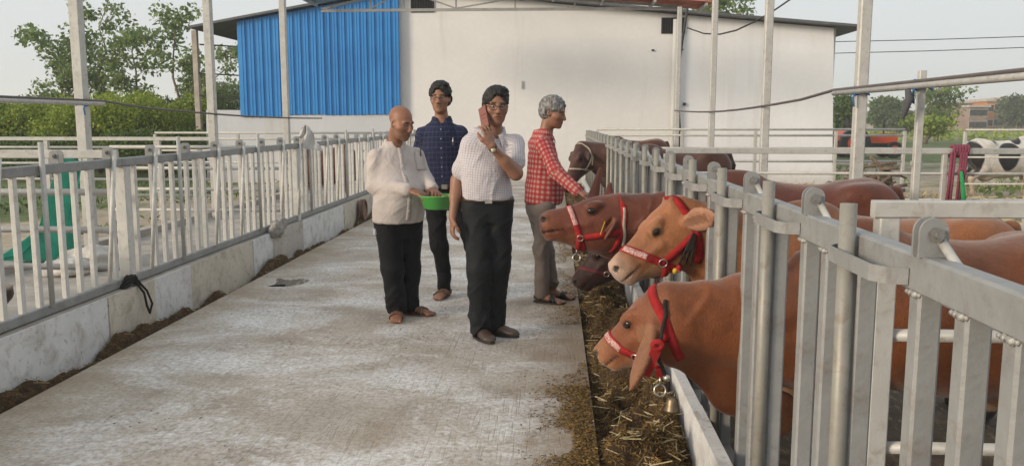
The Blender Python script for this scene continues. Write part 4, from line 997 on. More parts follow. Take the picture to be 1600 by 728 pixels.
    # ---------- footwear
    for a in 'ab':
        an = P['ankle_' + a]; d = unit(A3(cfg['toe_' + a]) * A3((1, 1, 0))); sd = np.cross(A3((0, 0, 1)), d); g = A3((an[0], an[1], 0))
        if cfg['shoe'] == 'shoe':
            X = Field(); Fm = np.stack([d, sd, A3((0, 0, 1))])
            X.loft(g, Fm, A3([-0.085, -0.06, 0.0, 0.06, 0.12, 0.17, 0.195]) * s, [0] * 7, A3([0.035, 0.045, 0.052, 0.044, 0.034, 0.028, 0.022]) * s,
                   A3([0.02, 0.036, 0.040, 0.044, 0.049, 0.040, 0.016]) * s, A3([0.02, 0.042, 0.050, 0.040, 0.030, 0.022, 0.008]) * s, 0.02)
            X.cut((0, 0, -1), (0, 0, 0.012)); V, Q = X.mesh(0.006); sho = put('shoe', V, Q, cfg['shoemat'], root)
            mb = MB(); n = 22; out = []
            for t in np.linspace(0, 2 * math.pi, n, endpoint=False):
                x = 0.055 + 0.142 * math.cos(t); wv = 0.047 * (1 + 0.12 * math.cos(t)); out.append(g + d * x * s + sd * wv * math.sin(t) * s + A3((0, 0, 0.002)))
            mb.prism(out, (0, 0, 0.016)).build('sole', mat_black, sho)
        else:
            mb = MB(); n = 22; out = []
            for t in np.linspace(0, 2 * math.pi, n, endpoint=False):
                x = 0.062 + 0.142 * math.cos(t); wv = 0.048 * (1 + 0.12 * math.cos(t)); out.append(g + d * x * s + sd * wv * math.sin(t) * s + A3((0, 0, 0.001)))
            so_ = mb.prism(out, (0, 0, 0.014)).build('sandal', cfg['shoemat'], root)
            for x0, x1, off_ in ((0.085, 0.125, 0), (0.13, 0.075, 0)):
                pts = [g + d * (x0 + (x1 - x0) * t) * s + sd * 0.058 * math.cos(math.pi * (1 - t)) * s + A3((0, 0, 0.012 + 0.055 * math.sin(math.pi * t))) for t in np.linspace(0, 1, 9)]
                strap(B, pts, 0.024, 0.005, 0.005, False, 20, cfg['shoemat'], 'strap', so_)
            pts = [g + d * (0.01 - 0.085 * math.sin(math.pi * t)) * s + sd * 0.05 * math.cos(math.pi * (1 - t)) * s + A3((0, 0, 0.03 + 0.02 * math.sin(math.pi * t))) for t in np.linspace(0, 1, 9)]
            strap(B, pts, 0.016, 0.005, 0.004, False, 20, cfg['shoemat'], 'strap', so_)
    # ---------- glasses
    if cfg.get('glasses'):
        gm = cfg['glasses']; mb = MB(); gp = MB()
        for sg in (-1, 1):
            ring = [Lh(sg * (0.032 + 0.025 * math.cos(t)), 0.108 - 0.010 * abs(math.cos(t) * (1 if math.cos(t) > 0 else 0)), -0.002 + 0.017 * math.sin(t)) for t in np.linspace(0, 2 * math.pi, 16, endpoint=False)]
            mb.tube(ring, 0.0019, 5, True)
            mb.tube([Lh(sg * 0.057, 0.098, 0.004), Lh(sg * 0.075, 0.07, 0.006), Lh(sg * 0.079, 0.0, 0.006), Lh(sg * 0.077, -0.02, -0.008)], 0.0018, 5)
        mb.tube([Lh(-0.008, 0.113, 0.002), Lh(0, 0.118, 0.005), Lh(0.008, 0.113, 0.002)], 0.0019, 5)
        mb.build('spectacles', gm, root, True)
    return root, P, B, S, T, Lh, so, to

wht = mat_cloth('off_white_shirt', (0.50, 0.445, 0.415))
navy = mat_cloth('navy_check_shirt', (0.012, 0.016, 0.045), [(0, 0.042, 0.10, (0.075, 0.085, 0.15), 0.65), (1, 0.042, 0.10, (0.075, 0.085, 0.15), 0.65), (0, 0.014, 0.16, (0.03, 0.035, 0.09), 0.5)])
chk = mat_cloth('white_check_shirt', (0.56, 0.53, 0.54), [(0, 0.017, 0.17, (0.14, 0.11, 0.18), 0.55), (1, 0.017, 0.15, (0.17, 0.13, 0.20), 0.5)])
red = mat_cloth('red_check_shirt', (0.43, 0.27, 0.215), [(0, 0.040, 0.52, (0.34, 0.018, 0.03), 0.78), (1, 0.040, 0.52, (0.34, 0.018, 0.03), 0.78)])
blk = mat_cloth('black_trousers', (0.0065, 0.007, 0.009), rough=0.75, wr=0.35)
grn = mat_cloth('charcoal_trousers', (0.010, 0.012, 0.014), rough=0.7, wr=0.35)
tan = mat_cloth('grey_brown_trousers', (0.19, 0.155, 0.135), wr=0.35)
leather_br = plain('brown_leather', (0.075, 0.048, 0.036), 0.42)
leather_bk = plain('black_leather', (0.015, 0.014, 0.014), 0.5); tanl = plain('tan_sandal', (0.13, 0.07, 0.045), 0.6)
beltm = plain('belt_leather', (0.035, 0.022, 0.016), 0.45); btn = plain('shirt_button', (0.6, 0.6, 0.58), 0.4); btn_d = plain('pale_button', (0.35, 0.38, 0.45), 0.4)
wire_r = plain('spectacle_wire', (0.16, 0.10, 0.08), 0.3, 0.8); wire_k = plain('dark_spectacle_rim', (0.02, 0.016, 0.015), 0.3)

# ---- man in off-white shirt with the basin
def px(d): return d
r1 = person('bald man in off-white shirt and black trousers holding the green basin', 6.25, dict(
    head=(626, 192, -0.03), neck=(617, 221, 0.03), shoulder_a=(586, 243, -0.06), shoulder_b=(649, 241, 0.12), elbow_a=(584, 290, -0.10), elbow_b=(666, 283, 0.05),
    wrist_a=(640, 297, -0.24), wrist_b=(677, 296, -0.08), pelvis=(620, 335, 0.02), hip_a=(606, 345, -0.02), hip_b=(640, 345, 0.05), knee_a=(613, 420, -0.06), knee_b=(640, 418, 0.10),
    ankle_a=(621, 489, -0.02), ankle_b=(641, 480, 0.10)),
    (0.80, -0.52, -0.42), dict(skin=(0.28, 0.125, 0.07), front=(0.62, -0.78, 0), head_up=(0.26, -0.16, 1), s=1.0, fat=0.006, jaw=1.1, belly=0.085, girth=1.12, wid=1.06, shaved=True, beard=(0.17, 0.10, 0.075), beard_a=0.5,
    brow=(0.04, 0.03, 0.025), shirt=wht, hem=(620, 345), sleeve_a=(1, 0.93), sleeve_b=(1, 0.85), waist=(620, 330), trousers=blk, tgirth=1.06, leg=1.02, shoe='sandal', shoemat=tanl, button=btn, seed=3, fold=0.014,
    toe_a=(0.12, -1, 0), toe_b=(0.95, -0.3, 0), hand_a=((0.9, -0.2, -0.25), (0.1, 0.2, -1), 1, 0.55), hand_b=((0.4, -0.9, -0.2), (-0.3, 0.1, -1), -1, 0.6)))
P = r1[1]
# ---- man in navy shirt
r2 = person('tall bespectacled man in navy checked shirt standing behind the others', 7.05, dict(
    head=(688, 154, -0.02), neck=(690, 185, 0.02), shoulder_a=(661, 208, 0.0), shoulder_b=(719, 206, 0.02), elbow_a=(651, 255, 0.04), elbow_b=(733, 254, 0.05),
    wrist_a=(653, 300, -0.02), wrist_b=(735, 300, -0.02), pelvis=(693, 292, 0.0), hip_a=(679, 303, 0.0), hip_b=(711, 303, 0.02), knee_a=(686, 385, -0.04), knee_b=(738, 385, 0.06),
    ankle_a=(696, 456, 0.0), ankle_b=(764, 457, 0.06)),
    (-0.03, -1, -0.02), dict(skin=(0.30, 0.145, 0.085), front=(0.03, -1, 0), head_up=(0.0, 0, 1), s=1.02, girth=0.97, hair=(0.010, 0.009, 0.009), hair_t=0.014, hairline=0.100, parting=True, beard_a=0.25, beard=(0.17, 0.095, 0.06),
    moustache=(0.12, 0.065, 0.042), shirt=navy, hem=(690, 291), tucked=True, sleeve_a=(1, 0.93), sleeve_b=(1, 0.93), waist=(690, 286), trousers=blk, tgirth=0.93, leg=0.92, belt=beltm, shoe='sandal', shoemat=tanl, button=btn_d, seed=7,
    toe_a=(-0.25, -1, 0), toe_b=(0.35, -0.9, 0), glasses=wire_r, armref=(0, 1, 0), hand_a=((0.05, -0.1, -1), (1, 0, 0), 1, 0.5), hand_b=((-0.05, -0.1, -1), (-1, 0, 0), -1, 0.5)))
# ---- man with the phone
r3 = person('man in white checked short-sleeved shirt holding a phone to his ear', 5.65, dict(
    head=(775, 167, -0.02), neck=(771, 203, 0.03), shoulder_a=(739, 225, -0.02), shoulder_b=(804, 221, 0.05), elbow_a=(715, 282, 0.04), elbow_b=(806, 271, -0.10),
    wrist_a=(707, 340, -0.06), wrist_b=(768, 229, -0.22), pelvis=(761, 305, 0.02), hip_a=(744, 318, 0.0), hip_b=(780, 318, 0.02), knee_a=(750, 420, -0.02), knee_b=(778, 415, 0.06),
    ankle_a=(749, 517, 0.0), ankle_b=(772, 504, 0.10)),
    (0.22, -1, -0.10), dict(skin=(0.27, 0.13, 0.078), front=(0.15, -1, 0), head_up=(0.03, -0.04, 1), s=1.0, belly=0.035, girth=0.98, hair=(0.012, 0.011, 0.011), hair_t=0.009, hairline=0.120, parting=True, beard_a=0.4, brow=(0.015, 0.012, 0.011),
    shirt=chk, hem=(762, 311), tucked=True, sleeve_a=(0.72, 0), sleeve_b=(0.62, 0), waist=(762, 306), trousers=grn, tgirth=1.0, leg=1.06, belt=beltm, shoe='shoe', shoemat=leather_br, button=btn, seed=13, fold=0.013,
    toe_a=(0.55, -0.85, 0), toe_b=(0.92, -0.38, 0), glasses=wire_k, hand_a=((-0.05, -0.15, -1), (0.9, 0.3, 0), 1, 0.55), hand_b=((-0.22, 0.12, 1), (-0.6, 0.75, 0.1), 1, 0.45)))
# ---- man in red shirt
r4 = person('grey-haired man in red checked shirt stroking a cow', 6.85, dict(
    head=(864, 176, 0.0), neck=(853, 205, 0.02), shoulder_a=(838, 222, 0.13), shoulder_b=(848, 222, -0.14), elbow_a=(850, 262, 0.20), elbow_b=(868, 268, -0.30),
    wrist_a=(890, 296, 0.10), wrist_b=(904, 300, -0.42), pelvis=(846, 305, 0.02), hip_a=(838, 322, 0.09), hip_b=(852, 322, -0.09), knee_a=(853, 392, 0.10), knee_b=(846, 392, -0.06),
    ankle_a=(862, 447, 0.13), ankle_b=(847, 460, -0.02)),
    (0.92, -0.30, -0.28), dict(skin=(0.26, 0.12, 0.072), front=(1, -0.12, 0), head_up=(0.22, -0.05, 1), s=0.98, belly=0.045, girth=1.10, hair=(0.16, 0.155, 0.15), hair2=(0.36, 0.35, 0.34), hair_t=0.013, hairline=0.098, beard_a=0.4, brow=(0.06, 0.05, 0.05),
    moustache=(0.16, 0.12, 0.10), shirt=red, hem=(848, 317), sleeve_a=(1, 0.95), sleeve_b=(1, 0.95), waist=(848, 306), trousers=tan, tgirth=0.90, leg=0.98, shoe='sandal', shoemat=leather_bk, button=btn, seed=23, fold=0.013, armref=(0, 1, 0),
    toe_a=(0.95, -0.15, 0), toe_b=(0.92, -0.35, 0), hand_a=((0.9, -0.1, -0.3), (0, 0, -1), -1, 0.4), hand_b=((0.95, -0.1, -0.2), (0, 0.1, -1), -1, 0.35)))

# ---- things the men carry or wear
so = r1[6]; S1 = r1[3]
def on_front(r, pxp, pyp, Y):
    d = A3(ray(pxp, pyp)); o = A3((0, 0, CAMZ)); ts = np.linspace((Y - 0.7) / d[1], (Y + 0.5) / d[1], 400); v = r[3](o + ts[:, None] * d); k = np.argmax(v < 0.004); return o + d * ts[k]
def pocket_pen(r, pxp, pyp, Y, mat):
    c = on_front(r, pxp, pyp, Y); g = r[3].grad(c[None])[0]; MB().tube([c + g * 0.008 + A3((0, 0, 0.035)), c + g * 0.010 - A3((0, 0, 0.03))], 0.005, 6).build('pen', mat, r[6], True)
pocket_pen(r1, 656.5, 240, 6.25, mat_black); pocket_pen(r2, 707, 222, 7.05, mat_chrome)
def chest_pocket(r, pts, Y, mat):
    C_ = [on_front(r, a_, b_, Y) for a_, b_ in pts]; strap(r[3], C_, 0.085, 0.006, 0.003, False, 14, mat, 'pocket', r[6])
chest_pocket(r1, [(655, 238), (656, 254), (658, 266)], 6.25, wht)
# green basin held by the bald man
bs = at(684, 306, 6.02); prof = [(0.0, -0.095), (0.085, -0.095), (0.10, -0.088), (0.128, -0.01), (0.146, 0.0), (0.146, 0.006), (0.126, -0.002), (0.095, -0.08), (0.0, -0.086)]
mb = MB(); vs, fs = [], []; n = 36
for (r, z) in prof: vs += [(bs.x + r * math.cos(2 * math.pi * k / n), bs.y + r * math.sin(2 * math.pi * k / n), bs.z + z) for k in range(n)]
for i in range(len(prof) - 1): fs += [(i * n + k, i * n + (k + 1) % n, (i + 1) * n + (k + 1) % n, (i + 1) * n + k) for k in range(n)]
bsn = mb.add(vs, fs).build('plastic_basin', plain('green_plastic', (0.075, 0.36, 0.07), 0.35), smooth=True, loc=(bs.x, bs.y, bs.z - 0.095)); tag(bsn, 'bright green plastic basin held by the bald man', 'basin')
rr_ = np.random.RandomState(4); a = rr_.rand(500) * 6.28; q = 0.11 * np.sqrt(rr_.rand(500))
fe = link('feed', blades('feed', np.stack([q * np.cos(a), q * np.sin(a), 0.072 + 0.014 * rr_.rand(500)], -1), 0.03, 0.01, STRAW, 8, 0.2), bsn); fe['kind'] = 'stuff'
MB().tube([(bs.x + 0.112 * math.cos(t), bs.y + 0.112 * math.sin(t), bs.z - 0.032) for t in np.linspace(0, 6.283, 30, endpoint=False)], 0.003, 5, True).build('moulded_ring', plain('green_plastic_ring', (0.06, 0.30, 0.06), 0.35), bsn, True)
# red thread, watch, phone
w = r1[1]['wrist_a']; e_ = r1[1]['elbow_a']; ax = unit(w - e_); u_ = unit(np.cross(ax, (0, 0, 1)))
strap(r1[2], ringpts(r1[2], w - ax * 0.006, u_, np.cross(ax, u_), 0.08, 20), 0.010, 0.004, 0.003, True, 28, plain('red_thread', (0.35, 0.02, 0.02), 0.8), 'wrist_thread', r1[0], tight=False)
w = r3[1]['wrist_b']; e_ = r3[1]['elbow_b']; ax = unit(w - e_); u_ = unit(np.cross(ax, (0, 0, 1)))
wo = strap(r3[2], ringpts(r3[2], w - ax * 0.012, u_, np.cross(ax, u_), 0.08, 20), 0.020, 0.004, 0.003, True, 28, plain('watch_strap', (0.05, 0.035, 0.025), 0.5), 'wristwatch', r3[0], tight=False)
c = A3(w) - ax * 0.012; d_ = unit(A3((0.1, -1, -0.35)) - ax * ax.dot(A3((0.1, -1, -0.35)))); c = c + d_ * 0.036
MB().tube([c, c + d_ * 0.009], 0.0175, 14).build('watch_case', plain('watch_gold', (0.5, 0.36, 0.15), 0.3, 0.8), wo, True)
c = c + d_ * 0.0095; MB().tube([c, c + d_ * 0.001], 0.014, 14).build('watch_dial', plain('watch_face', (0.5, 0.47, 0.38), 0.3), wo, True)
pa, pb = A3(at(754, 168, 5.60)), A3(at(763, 202, 5.52)); d = unit(pb - pa)
ph = MB().bar(pa, pb, 0.014, 0.066, (1.0, -0.75, 0.45), 0.006).build('mobile_phone', plain('red_brown_phone_case', (0.15, 0.045, 0.03), 0.5), loc=tuple(pb)); tag(ph, 'phone in red-brown folding case held to the ear', 'phone')
# second flap of the case
MB().bar(pa + A3((-0.004, -0.022, 0.0)), pb + A3((-0.016, -0.022, 0.01)), 0.004, 0.062, (1.0, -0.6, 0.45), 0.0015).build('case_flap', plain('case_flap_leather', (0.18, 0.055, 0.038), 0.55), ph)
for k in (0.35, 0.5, 0.65):
    q = pa + (pb - pa) * k + A3((-0.010, -0.0275, 0.003)); MB().bar(q - unit(A3((1, -0.6, 0.45))) * 0.022, q + unit(A3((1, -0.6, 0.45))) * 0.022, 0.004, 0.0025).build('card_slot', plain('card_slot_edge', (0.33, 0.11, 0.08), 0.6), ph)
# belt clip bag and trouser tags
def tag_on(r, pxp, pyp, Y, w, h, mat, name):
    d = A3(ray(pxp, pyp)); o = A3((0, 0, CAMZ)); ts = np.linspace((Y - 0.7) / d[1], (Y + 0.5) / d[1], 400); v = r[4](o + ts[:, None] * d); k = np.argmax(v < 0.012); c = o + d * ts[k]; g = r[4].grad(c[None])[0]; g[2] = 0; g = unit(g)
    MB().bar(c - g * 0.012 + A3((0, 0, h / 2)), c - g * 0.012 - A3((0, 0, h / 2)), 0.036, w, unit(np.cross(g, (0, 0, 1))), 0.004).build(name, mat, r[7])
tag_on(r1, 585, 362, 6.25, 0.026, 0.045, plain('white_plastic_tag', (0.5, 0.5, 0.5), 0.5), 'pocket_clip')
# ================================================================== CATTLE
RED_WEB = simple('red_webbing', (0.40, 0.024, 0.026), 0.85, 0, 0.35, 22, bmp=0.7, bscale=300, dirt=(0.16, 0.035, 0.025), dirt_amt=0.7, spec=0.2)
mprint, nt, b = M_('pale_print_on_webbing')
v = coords(nt, (1, 1, 1)); n1 = noise(nt, v, 160, 3, 0.7); nt.links.new(ramp(nt, n1, [(0.44, (0.36, 0.05, 0.045)), (0.52, (0.52, 0.40, 0.36))]).outputs[0], b.inputs['Base Color']); b.inputs['Roughness'].default_value = 0.8
WHITE_ROPE = simple('pale_rope', (0.42, 0.36, 0.28), 0.9, 0, 0.3, 40); BLACK_ROPE = simple('black_rope', (0.018, 0.015, 0.014), 0.9, 0, 0.4, 60, bmp=0.8, bscale=200)
YEL = plain('yellow_tag', (0.55, 0.36, 0.03), 0.5)
CATTLE_GRP = 'cattle feeding along the aisle'
def cow(label, Yc, xc, sc, head, col, pale, h=0.012, lift=0.0, legs=True, dirx=1.0, patch=None, grp=CATTLE_GRP, hdir=None, body_rot=None, tail=True):
    root = empty('cow', (xc + dirx * 0.7 * sc, Yc, 0), label, 'cow', grp)
    F = Field(); o = A3((xc, Yc, lift)); X = A3((dirx, 0, 0)); 
    if body_rot: X = unit((math.cos(body_rot), math.sin(body_rot), 0))
    Z = A3((0, 0, 1)); Yv = np.cross(Z, X); BF = np.stack([X, Yv, Z])
    W = lambda x, y, z: o + sc * (X * x + Yv * y + Z * z)
    xs = A3([-0.06, 0.06, 0.20, 0.38, 0.62, 0.88, 1.08, 1.24, 1.36, 1.43]); top = A3([0.93, 1.03, 1.115, 1.14, 1.10, 1.09, 1.125, 1.13, 1.06, 0.96]); bot = A3([0.66, 0.50, 0.44, 0.42, 0.385, 0.38, 0.45, 0.55, 0.68, 0.80]); wd = A3([0.08, 0.15, 0.205, 0.225, 0.27, 0.30, 0.285, 0.25, 0.19, 0.09])
    F.loft(o, BF, xs * sc, [0] * 10, (top + bot) / 2 * sc, wd * sc, (top - bot) / 2 * sc, 0.05)
    for sg in (-1, 1):
        F.ell(W(0.20, sg * 0.145, 0.78), A3((0.15, 0.09, 0.28)) * sc, BF, 0.06)           # shoulder
        F.ell(W(1.20, sg * 0.155, 0.85), A3((0.20, 0.11, 0.25)) * sc, BF, 0.06)           # thigh
        F.ell(W(1.06, sg * 0.19, 1.03), A3((0.10, 0.06, 0.06)) * sc, BF, 0.10)           # hook bone
        if legs:
            F.chain([W(0.24, sg * 0.14, 0.62), W(0.27, sg * 0.135, 0.50), W(0.22, sg * 0.125, 0.30), W(0.22, sg * 0.12, 0.11), W(0.19, sg * 0.12, 0.06)], A3([0.095, 0.07, 0.046, 0.032, 0.038]) * sc, 0.05)
            F.chain([W(1.18, sg * 0.16, 0.75), W(1.12, sg * 0.165, 0.58), W(1.34, sg * 0.145, 0.38), W(1.30, sg * 0.14, 0.12), W(1.27, sg * 0.14, 0.06)], A3([0.13, 0.095, 0.05, 0.034, 0.04]) * sc, 0.05)
            for hx, hy in ((0.18, 0.12), (1.26, 0.14)): F.cap(W(hx, sg * hy, 0.055), W(hx - 0.03, sg * hy, 0.02), 0.044 * sc, 0.050 * sc, 0.02)
    F.ell(W(0.30, 0, 1.12), A3((0.16, 0.07, 0.07)) * sc, BF, 0.06)                        # slight hump
    F.ell(W(1.02, 0, 0.40), A3((0.14, 0.10, 0.09)) * sc, BF, 0.05)                        # udder
    if tail: F.chain([W(1.40, 0, 1.04), W(1.47, 0, 0.90), W(1.48, 0.02, 0.55), W(1.47, 0.03, 0.35)], A3([0.045, 0.026, 0.02, 0.032]) * sc, 0.03)
    info = None
    if head:
        pp, pn = A3(head['poll']), A3(head['nose']); L = np.linalg.norm(pn - pp); H = frame(pn - pp, head.get('up', (0, 0, 1)))
        a = head.get('roll', 0.0); c_, s_ = math.cos(a), math.sin(a); H = np.stack([H[0], c_ * H[1] + s_ * H[2], -s_ * H[1] + c_ * H[2]])
        G = lambda x, y, z: pp + L * (H[0] * x + H[1] * y + H[2] * z)
        hx = A3([-0.10, 0.03, 0.18, 0.38, 0.55, 0.72, 0.86, 0.95, 1.0]); tz = A3([-0.02, 0.04, 0.085, 0.07, 0.035, 0.02, 0.02, -0.005, -0.06]); bz = A3([-0.45, -0.56, -0.61, -0.60, -0.53, -0.43, -0.36, -0.315, -0.25])
        cz = tz * 0.5 + bz * 0.5
        F.loft(pp, H, hx * L, [0] * 9, cz * L, A3([0.12, 0.17, 0.20, 0.195, 0.165, 0.142, 0.148, 0.138, 0.10]) * L, (tz - cz) * L, 0.03, rvb=(cz - bz) * L)
        F.ell(G(0.02, 0, 0.0), A3((0.11, 0.12, 0.06)) * L, H, 0.04)                        # poll
        for sg in (-1, 1):
            F.ell(G(0.25, sg * 0.10, -0.40), A3((0.19, 0.080, 0.17)) * L, H, 0.05)         # jaw muscle
            F.cap(G(0.42, sg * 0.165, -0.21), G(0.66, sg * 0.130, -0.20), 0.030 * L, 0.018 * L, 0.03)   # facial crest
            F.ell(G(0.34, sg * 0.165, 0.0), A3((0.11, 0.045, 0.05)) * L, H, 0.04)          # brow
            F.ell(G(0.375, sg * 0.186, -0.057), A3((0.068, 0.030, 0.046)) * L, H, 0.012)   # eyelids
            F.ell(G(0.378, sg * 0.224, -0.060), A3((0.050, 0.030, 0.025)) * L, H, 0.010, 's')
            F.ell(G(0.93, sg * 0.095, -0.055), A3((0.055, 0.045, 0.045)) * L, H, 0.02)     # nostril rim
            F.ell(G(0.968, sg * 0.125, -0.065), A3((0.046, 0.034, 0.030)) * L, H, 0.010, 's')
            F.ell(G(0.93, sg * 0.155, -0.222), A3((0.13, 0.055, 0.011)) * L, H, 0.010, 's') # mouth line
            if head.get('horn'): F.cap(G(0.02, sg * 0.09, 0.03), G(-0.01, sg * 0.12, 0.085), 0.045 * L, 0.022 * L, 0.02)
        F.ell(G(0.87, 0, -0.300), A3((0.10, 0.095, 0.050)) * L, H, 0.02)                   # lower lip
        for hb, ht_ in head.get('horns', []): F.cap(A3(hb), A3(ht_), 0.045, 0.014, 0.03)
        # neck
        nzo = head.get('nz', 0.0); nb = W(0.10, 0, 0.84 + nzo); nt_ = W(0.16, 0, 1.0 + nzo)
        b0 = G(0.05, 0, -0.29); t0 = G(-0.02, 0, -0.10)
        mids = head.get('neck_mid')
        lat = unit(np.cross(nb - b0, (0, 0, 1)))
        pts = [b0] + ([A3(m) for m in mids] if mids else []) + [nb]
        rs = np.linspace(0.29 * L, 0.265 * sc, len(pts))
        F.chain(pts, list(rs), 0.06, n=lat, fl=0.62)
        F.chain([t0, (t0 + nt_) / 2 - A3((0, 0, 0.01)), nt_], [0.10 * L, 0.10 * sc, 0.13 * sc], 0.07)
        if head.get('dewlap', 1):
            thr = G(0.22, 0, -0.60); br = W(-0.02, 0, head.get('brz', 0.48))
            F.chain([thr, (thr + br) / 2 - A3((0, 0, 0.03 * sc)), br], [0.05, 0.085 * sc, 0.11 * sc], 0.06, n=lat, fl=0.32)
        FS = Field(); FS.p = list(F.p)
        # ears
        for sg, tip, nrm in head['ears']:
            ba = G(0.08, sg * 0.165, -0.20); tp = A3(tip); E = frame(tp - ba, nrm); l = np.linalg.norm(tp - ba)
            F.loft(ba, E, A3([-0.06, 0.12, 0.35, 0.62, 0.86, 1.0]) * l, A3([0, 0, 0, 0, 0, 0]), [0] * 6, A3([0.10, 0.14, 0.235, 0.25, 0.15, 0.02]) * l * head.get('earw', 1), A3([0.10, 0.11, 0.085, 0.07, 0.05, 0.025]) * l, 0.02)
            F.ell(ba + E[0] * 0.48 * l + E[2] * 0.125 * l, A3((0.34, 0.15, 0.085)) * l, E, 0.015, 's')
        info = (G, H, L, FS)
    V, Q = F.mesh(h)
    # ---------- colour of the hide
    q = (V - o) @ BF.T / sc; C = np.tile(A3(col), (len(V), 1)); N3 = VN(17)(V * 6); C = C * (0.80 + 0.4 * N3[:, None])
    def blend(w, c): nonlocal C; w = np.clip(w, 0, 1)[:, None]; C = C * (1 - w) + A3(c) * w
    body = q[:, 0] > -0.15
    blend(np.where(body, (0.52 - q[:, 2]) * 3.0, 0) * 0.7, pale)
    blend(np.where(body, (q[:, 2] - 0.93) * 3.0, 0) * 0.35, A3(col) * 0.62)
    blend(np.where(body & (q[:, 0] < 0.42), 0.35 - np.abs(q[:, 0] - 0.12), 0) * 1.0, A3(col) * 0.66)
    blend(np.where(body & (q[:, 2] < 0.07), 1, 0), (0.03, 0.025, 0.022))
    if head:
        g = ((V - pp) @ H.T) / L; inh = (g[:, 0] > -0.15) & (np.abs(g[:, 1]) < 0.35) & (g[:, 2] > -0.75) & (g[:, 2] < 0.2)
        nx = np.where(inh, g[:, 0], -1)
        blend((nx - 0.74) * 5 * head.get('muzzle_a', 0.8), head.get('muzzle', pale))
        blend(np.where((nx > 0.55) & (g[:, 2] < -0.30), 0.5, 0) * head.get('muzzle_a', 0.8), pale)
        blend(np.where(nx > 0.945, (nx - 0.945) * 25, 0) * head.get('nosepad', 0.8), head.get('nosecol', (0.05, 0.04, 0.04)))
        for sg in (-1, 1):
            blend(np.where(inh, 1 - np.sqrt(((g[:, 0] - 0.965) / 0.058) ** 2 + ((g[:, 1] - sg * 0.122) / 0.048) ** 2 + ((g[:, 2] + 0.065) / 0.042) ** 2), 0) * 4, (0.008, 0.006, 0.006))
            de = np.sqrt(((g[:, 0] - 0.377) / 0.085) ** 2 + ((g[:, 1] - sg * 0.205) / 0.07) ** 2 + ((g[:, 2] + 0.058) / 0.06) ** 2)
            blend(np.where(inh, (1.35 - de) * 1.6, 0) * 0.55 * head.get('eyering', 1), pale); blend(np.where(inh, (0.80 - de) * 5, 0), A3(col) * 0.16)
            blend(np.where(inh & (np.abs(g[:, 2] + 0.222) < 0.014) & (g[:, 0] > 0.73) & (np.abs(g[:, 1]) > 0.03), 0.8, 0), A3(col) * 0.25)
        if head.get('dark_poll'): blend(np.where(inh, (0.16 - np.abs(g[:, 0] + 0.02)) * 6, 0) * np.clip((g[:, 2] + 0.12) * 6, 0, 1) * 0.7, A3(col) * 0.2)
        for sg, tip, nrm in head['ears']:
            ba = G(0.08, sg * 0.165, -0.20); tp = A3(tip); E = frame(tp - ba, nrm); l = np.linalg.norm(tp - ba); e = (V - ba) @ E.T / l
            ine = (e[:, 0] > 0.12) & (e[:, 0] < 1.1) & (np.abs(e[:, 1]) < 0.3) & (np.abs(e[:, 2]) < 0.14)
            N_ = vnormals(V, Q) @ E[2]
            blend(np.where(ine & (N_ > 0.25), 0.75, 0), head.get('earin', A3(pale) * A3((1.0, 0.8, 0.75)))); blend(np.where(ine & (N_ > 0.25) & (np.abs(e[:, 1]) < 0.10) & (e[:, 0] < 0.75), 0.55, 0) * head.get('eardark', 0), A3(col) * 0.35)
    if patch: C = patch(V, q, C)
    Nv = vnormals(V, Q); wm_ = np.clip(0.35 - q[:, 0] * dirx ** 2, 0, 0.3) / 0.3
    if head: wm_ = wm_ * np.clip(-(((V - pp) @ H.T) / L)[:, 0] * 3 + 0.3, 0, 1)
    Vn = creases(V, Nv, 0.030, 5.5, 71); V = V + (Vn - V) * wm_[:, None]
    put('body', V, Q, HIDE, root, C)
    if head:
        for sg in (-1, 1): uvsphere(G(0.375, sg * 0.168, -0.058), 0.047 * L, 'eye', EYED, root, 14)
    return root, F, info
def halter(root, F, info, print_=True, mat=None, nb=0.60, w=0.038, near=1, sl=0.5):
    """nose band, cheek straps and head piece with a metal ring at the cheek; near: side (+/-1 in head y) seen by the camera"""
    G, H, L, F = info; mat = mat or RED_WEB
    ho = strap(F, ringpts(F, G(nb, 0, -0.20), H[1], unit(H[2] + sl * H[0]), 0.40 * L, 30), w, 0.002, 0.003, True, 60, mat, 'halter', root)
    for sg in (near, -near):
        strap(F, [G(-0.02, sg * 0.01, 0.05), G(-0.02, sg * 0.14, -0.05), G(0.0, sg * 0.19, -0.24), G(0.09, sg * 0.18, -0.44), G(0.20, sg * 0.09, -0.60)], w, 0.002, 0.003, False, 34, mat, 'head_strap', ho)
    xr = nb - 0.17 * sl
    for sg in (near, -near):
        strap(F, [G(xr, sg * 0.15, -0.36), G(0.30, sg * 0.19, -0.36), G(0.08, sg * 0.18, -0.36)], w * 0.95, 0.005, 0.003, False, 26, mat, 'cheek_strap', ho)
        c = F.onto(G(xr, sg * 0.16, -0.36)[None], 0.010)[0]; n_ = F.grad(c[None])[0]; u = unit(np.cross(n_, (0, 0, 1))); vv = np.cross(n_, u)
        MB().tube([c + 0.021 * (u * math.cos(t) + vv * math.sin(t)) for t in np.linspace(0, 6.283, 18, endpoint=False)], 0.0035, 6, True).build('ring', mat_chrome, ho, True)
    if print_:
        strap(F, [G(nb + 0.22 * sl, near * 0.03, 0.0), G(nb + 0.13 * sl, near * 0.13, -0.08), G(nb, near * 0.155, -0.20)], w * 0.72, 0.0062, 0.001, False, 18, mprint, 'printed_patch', ho)
    return ho
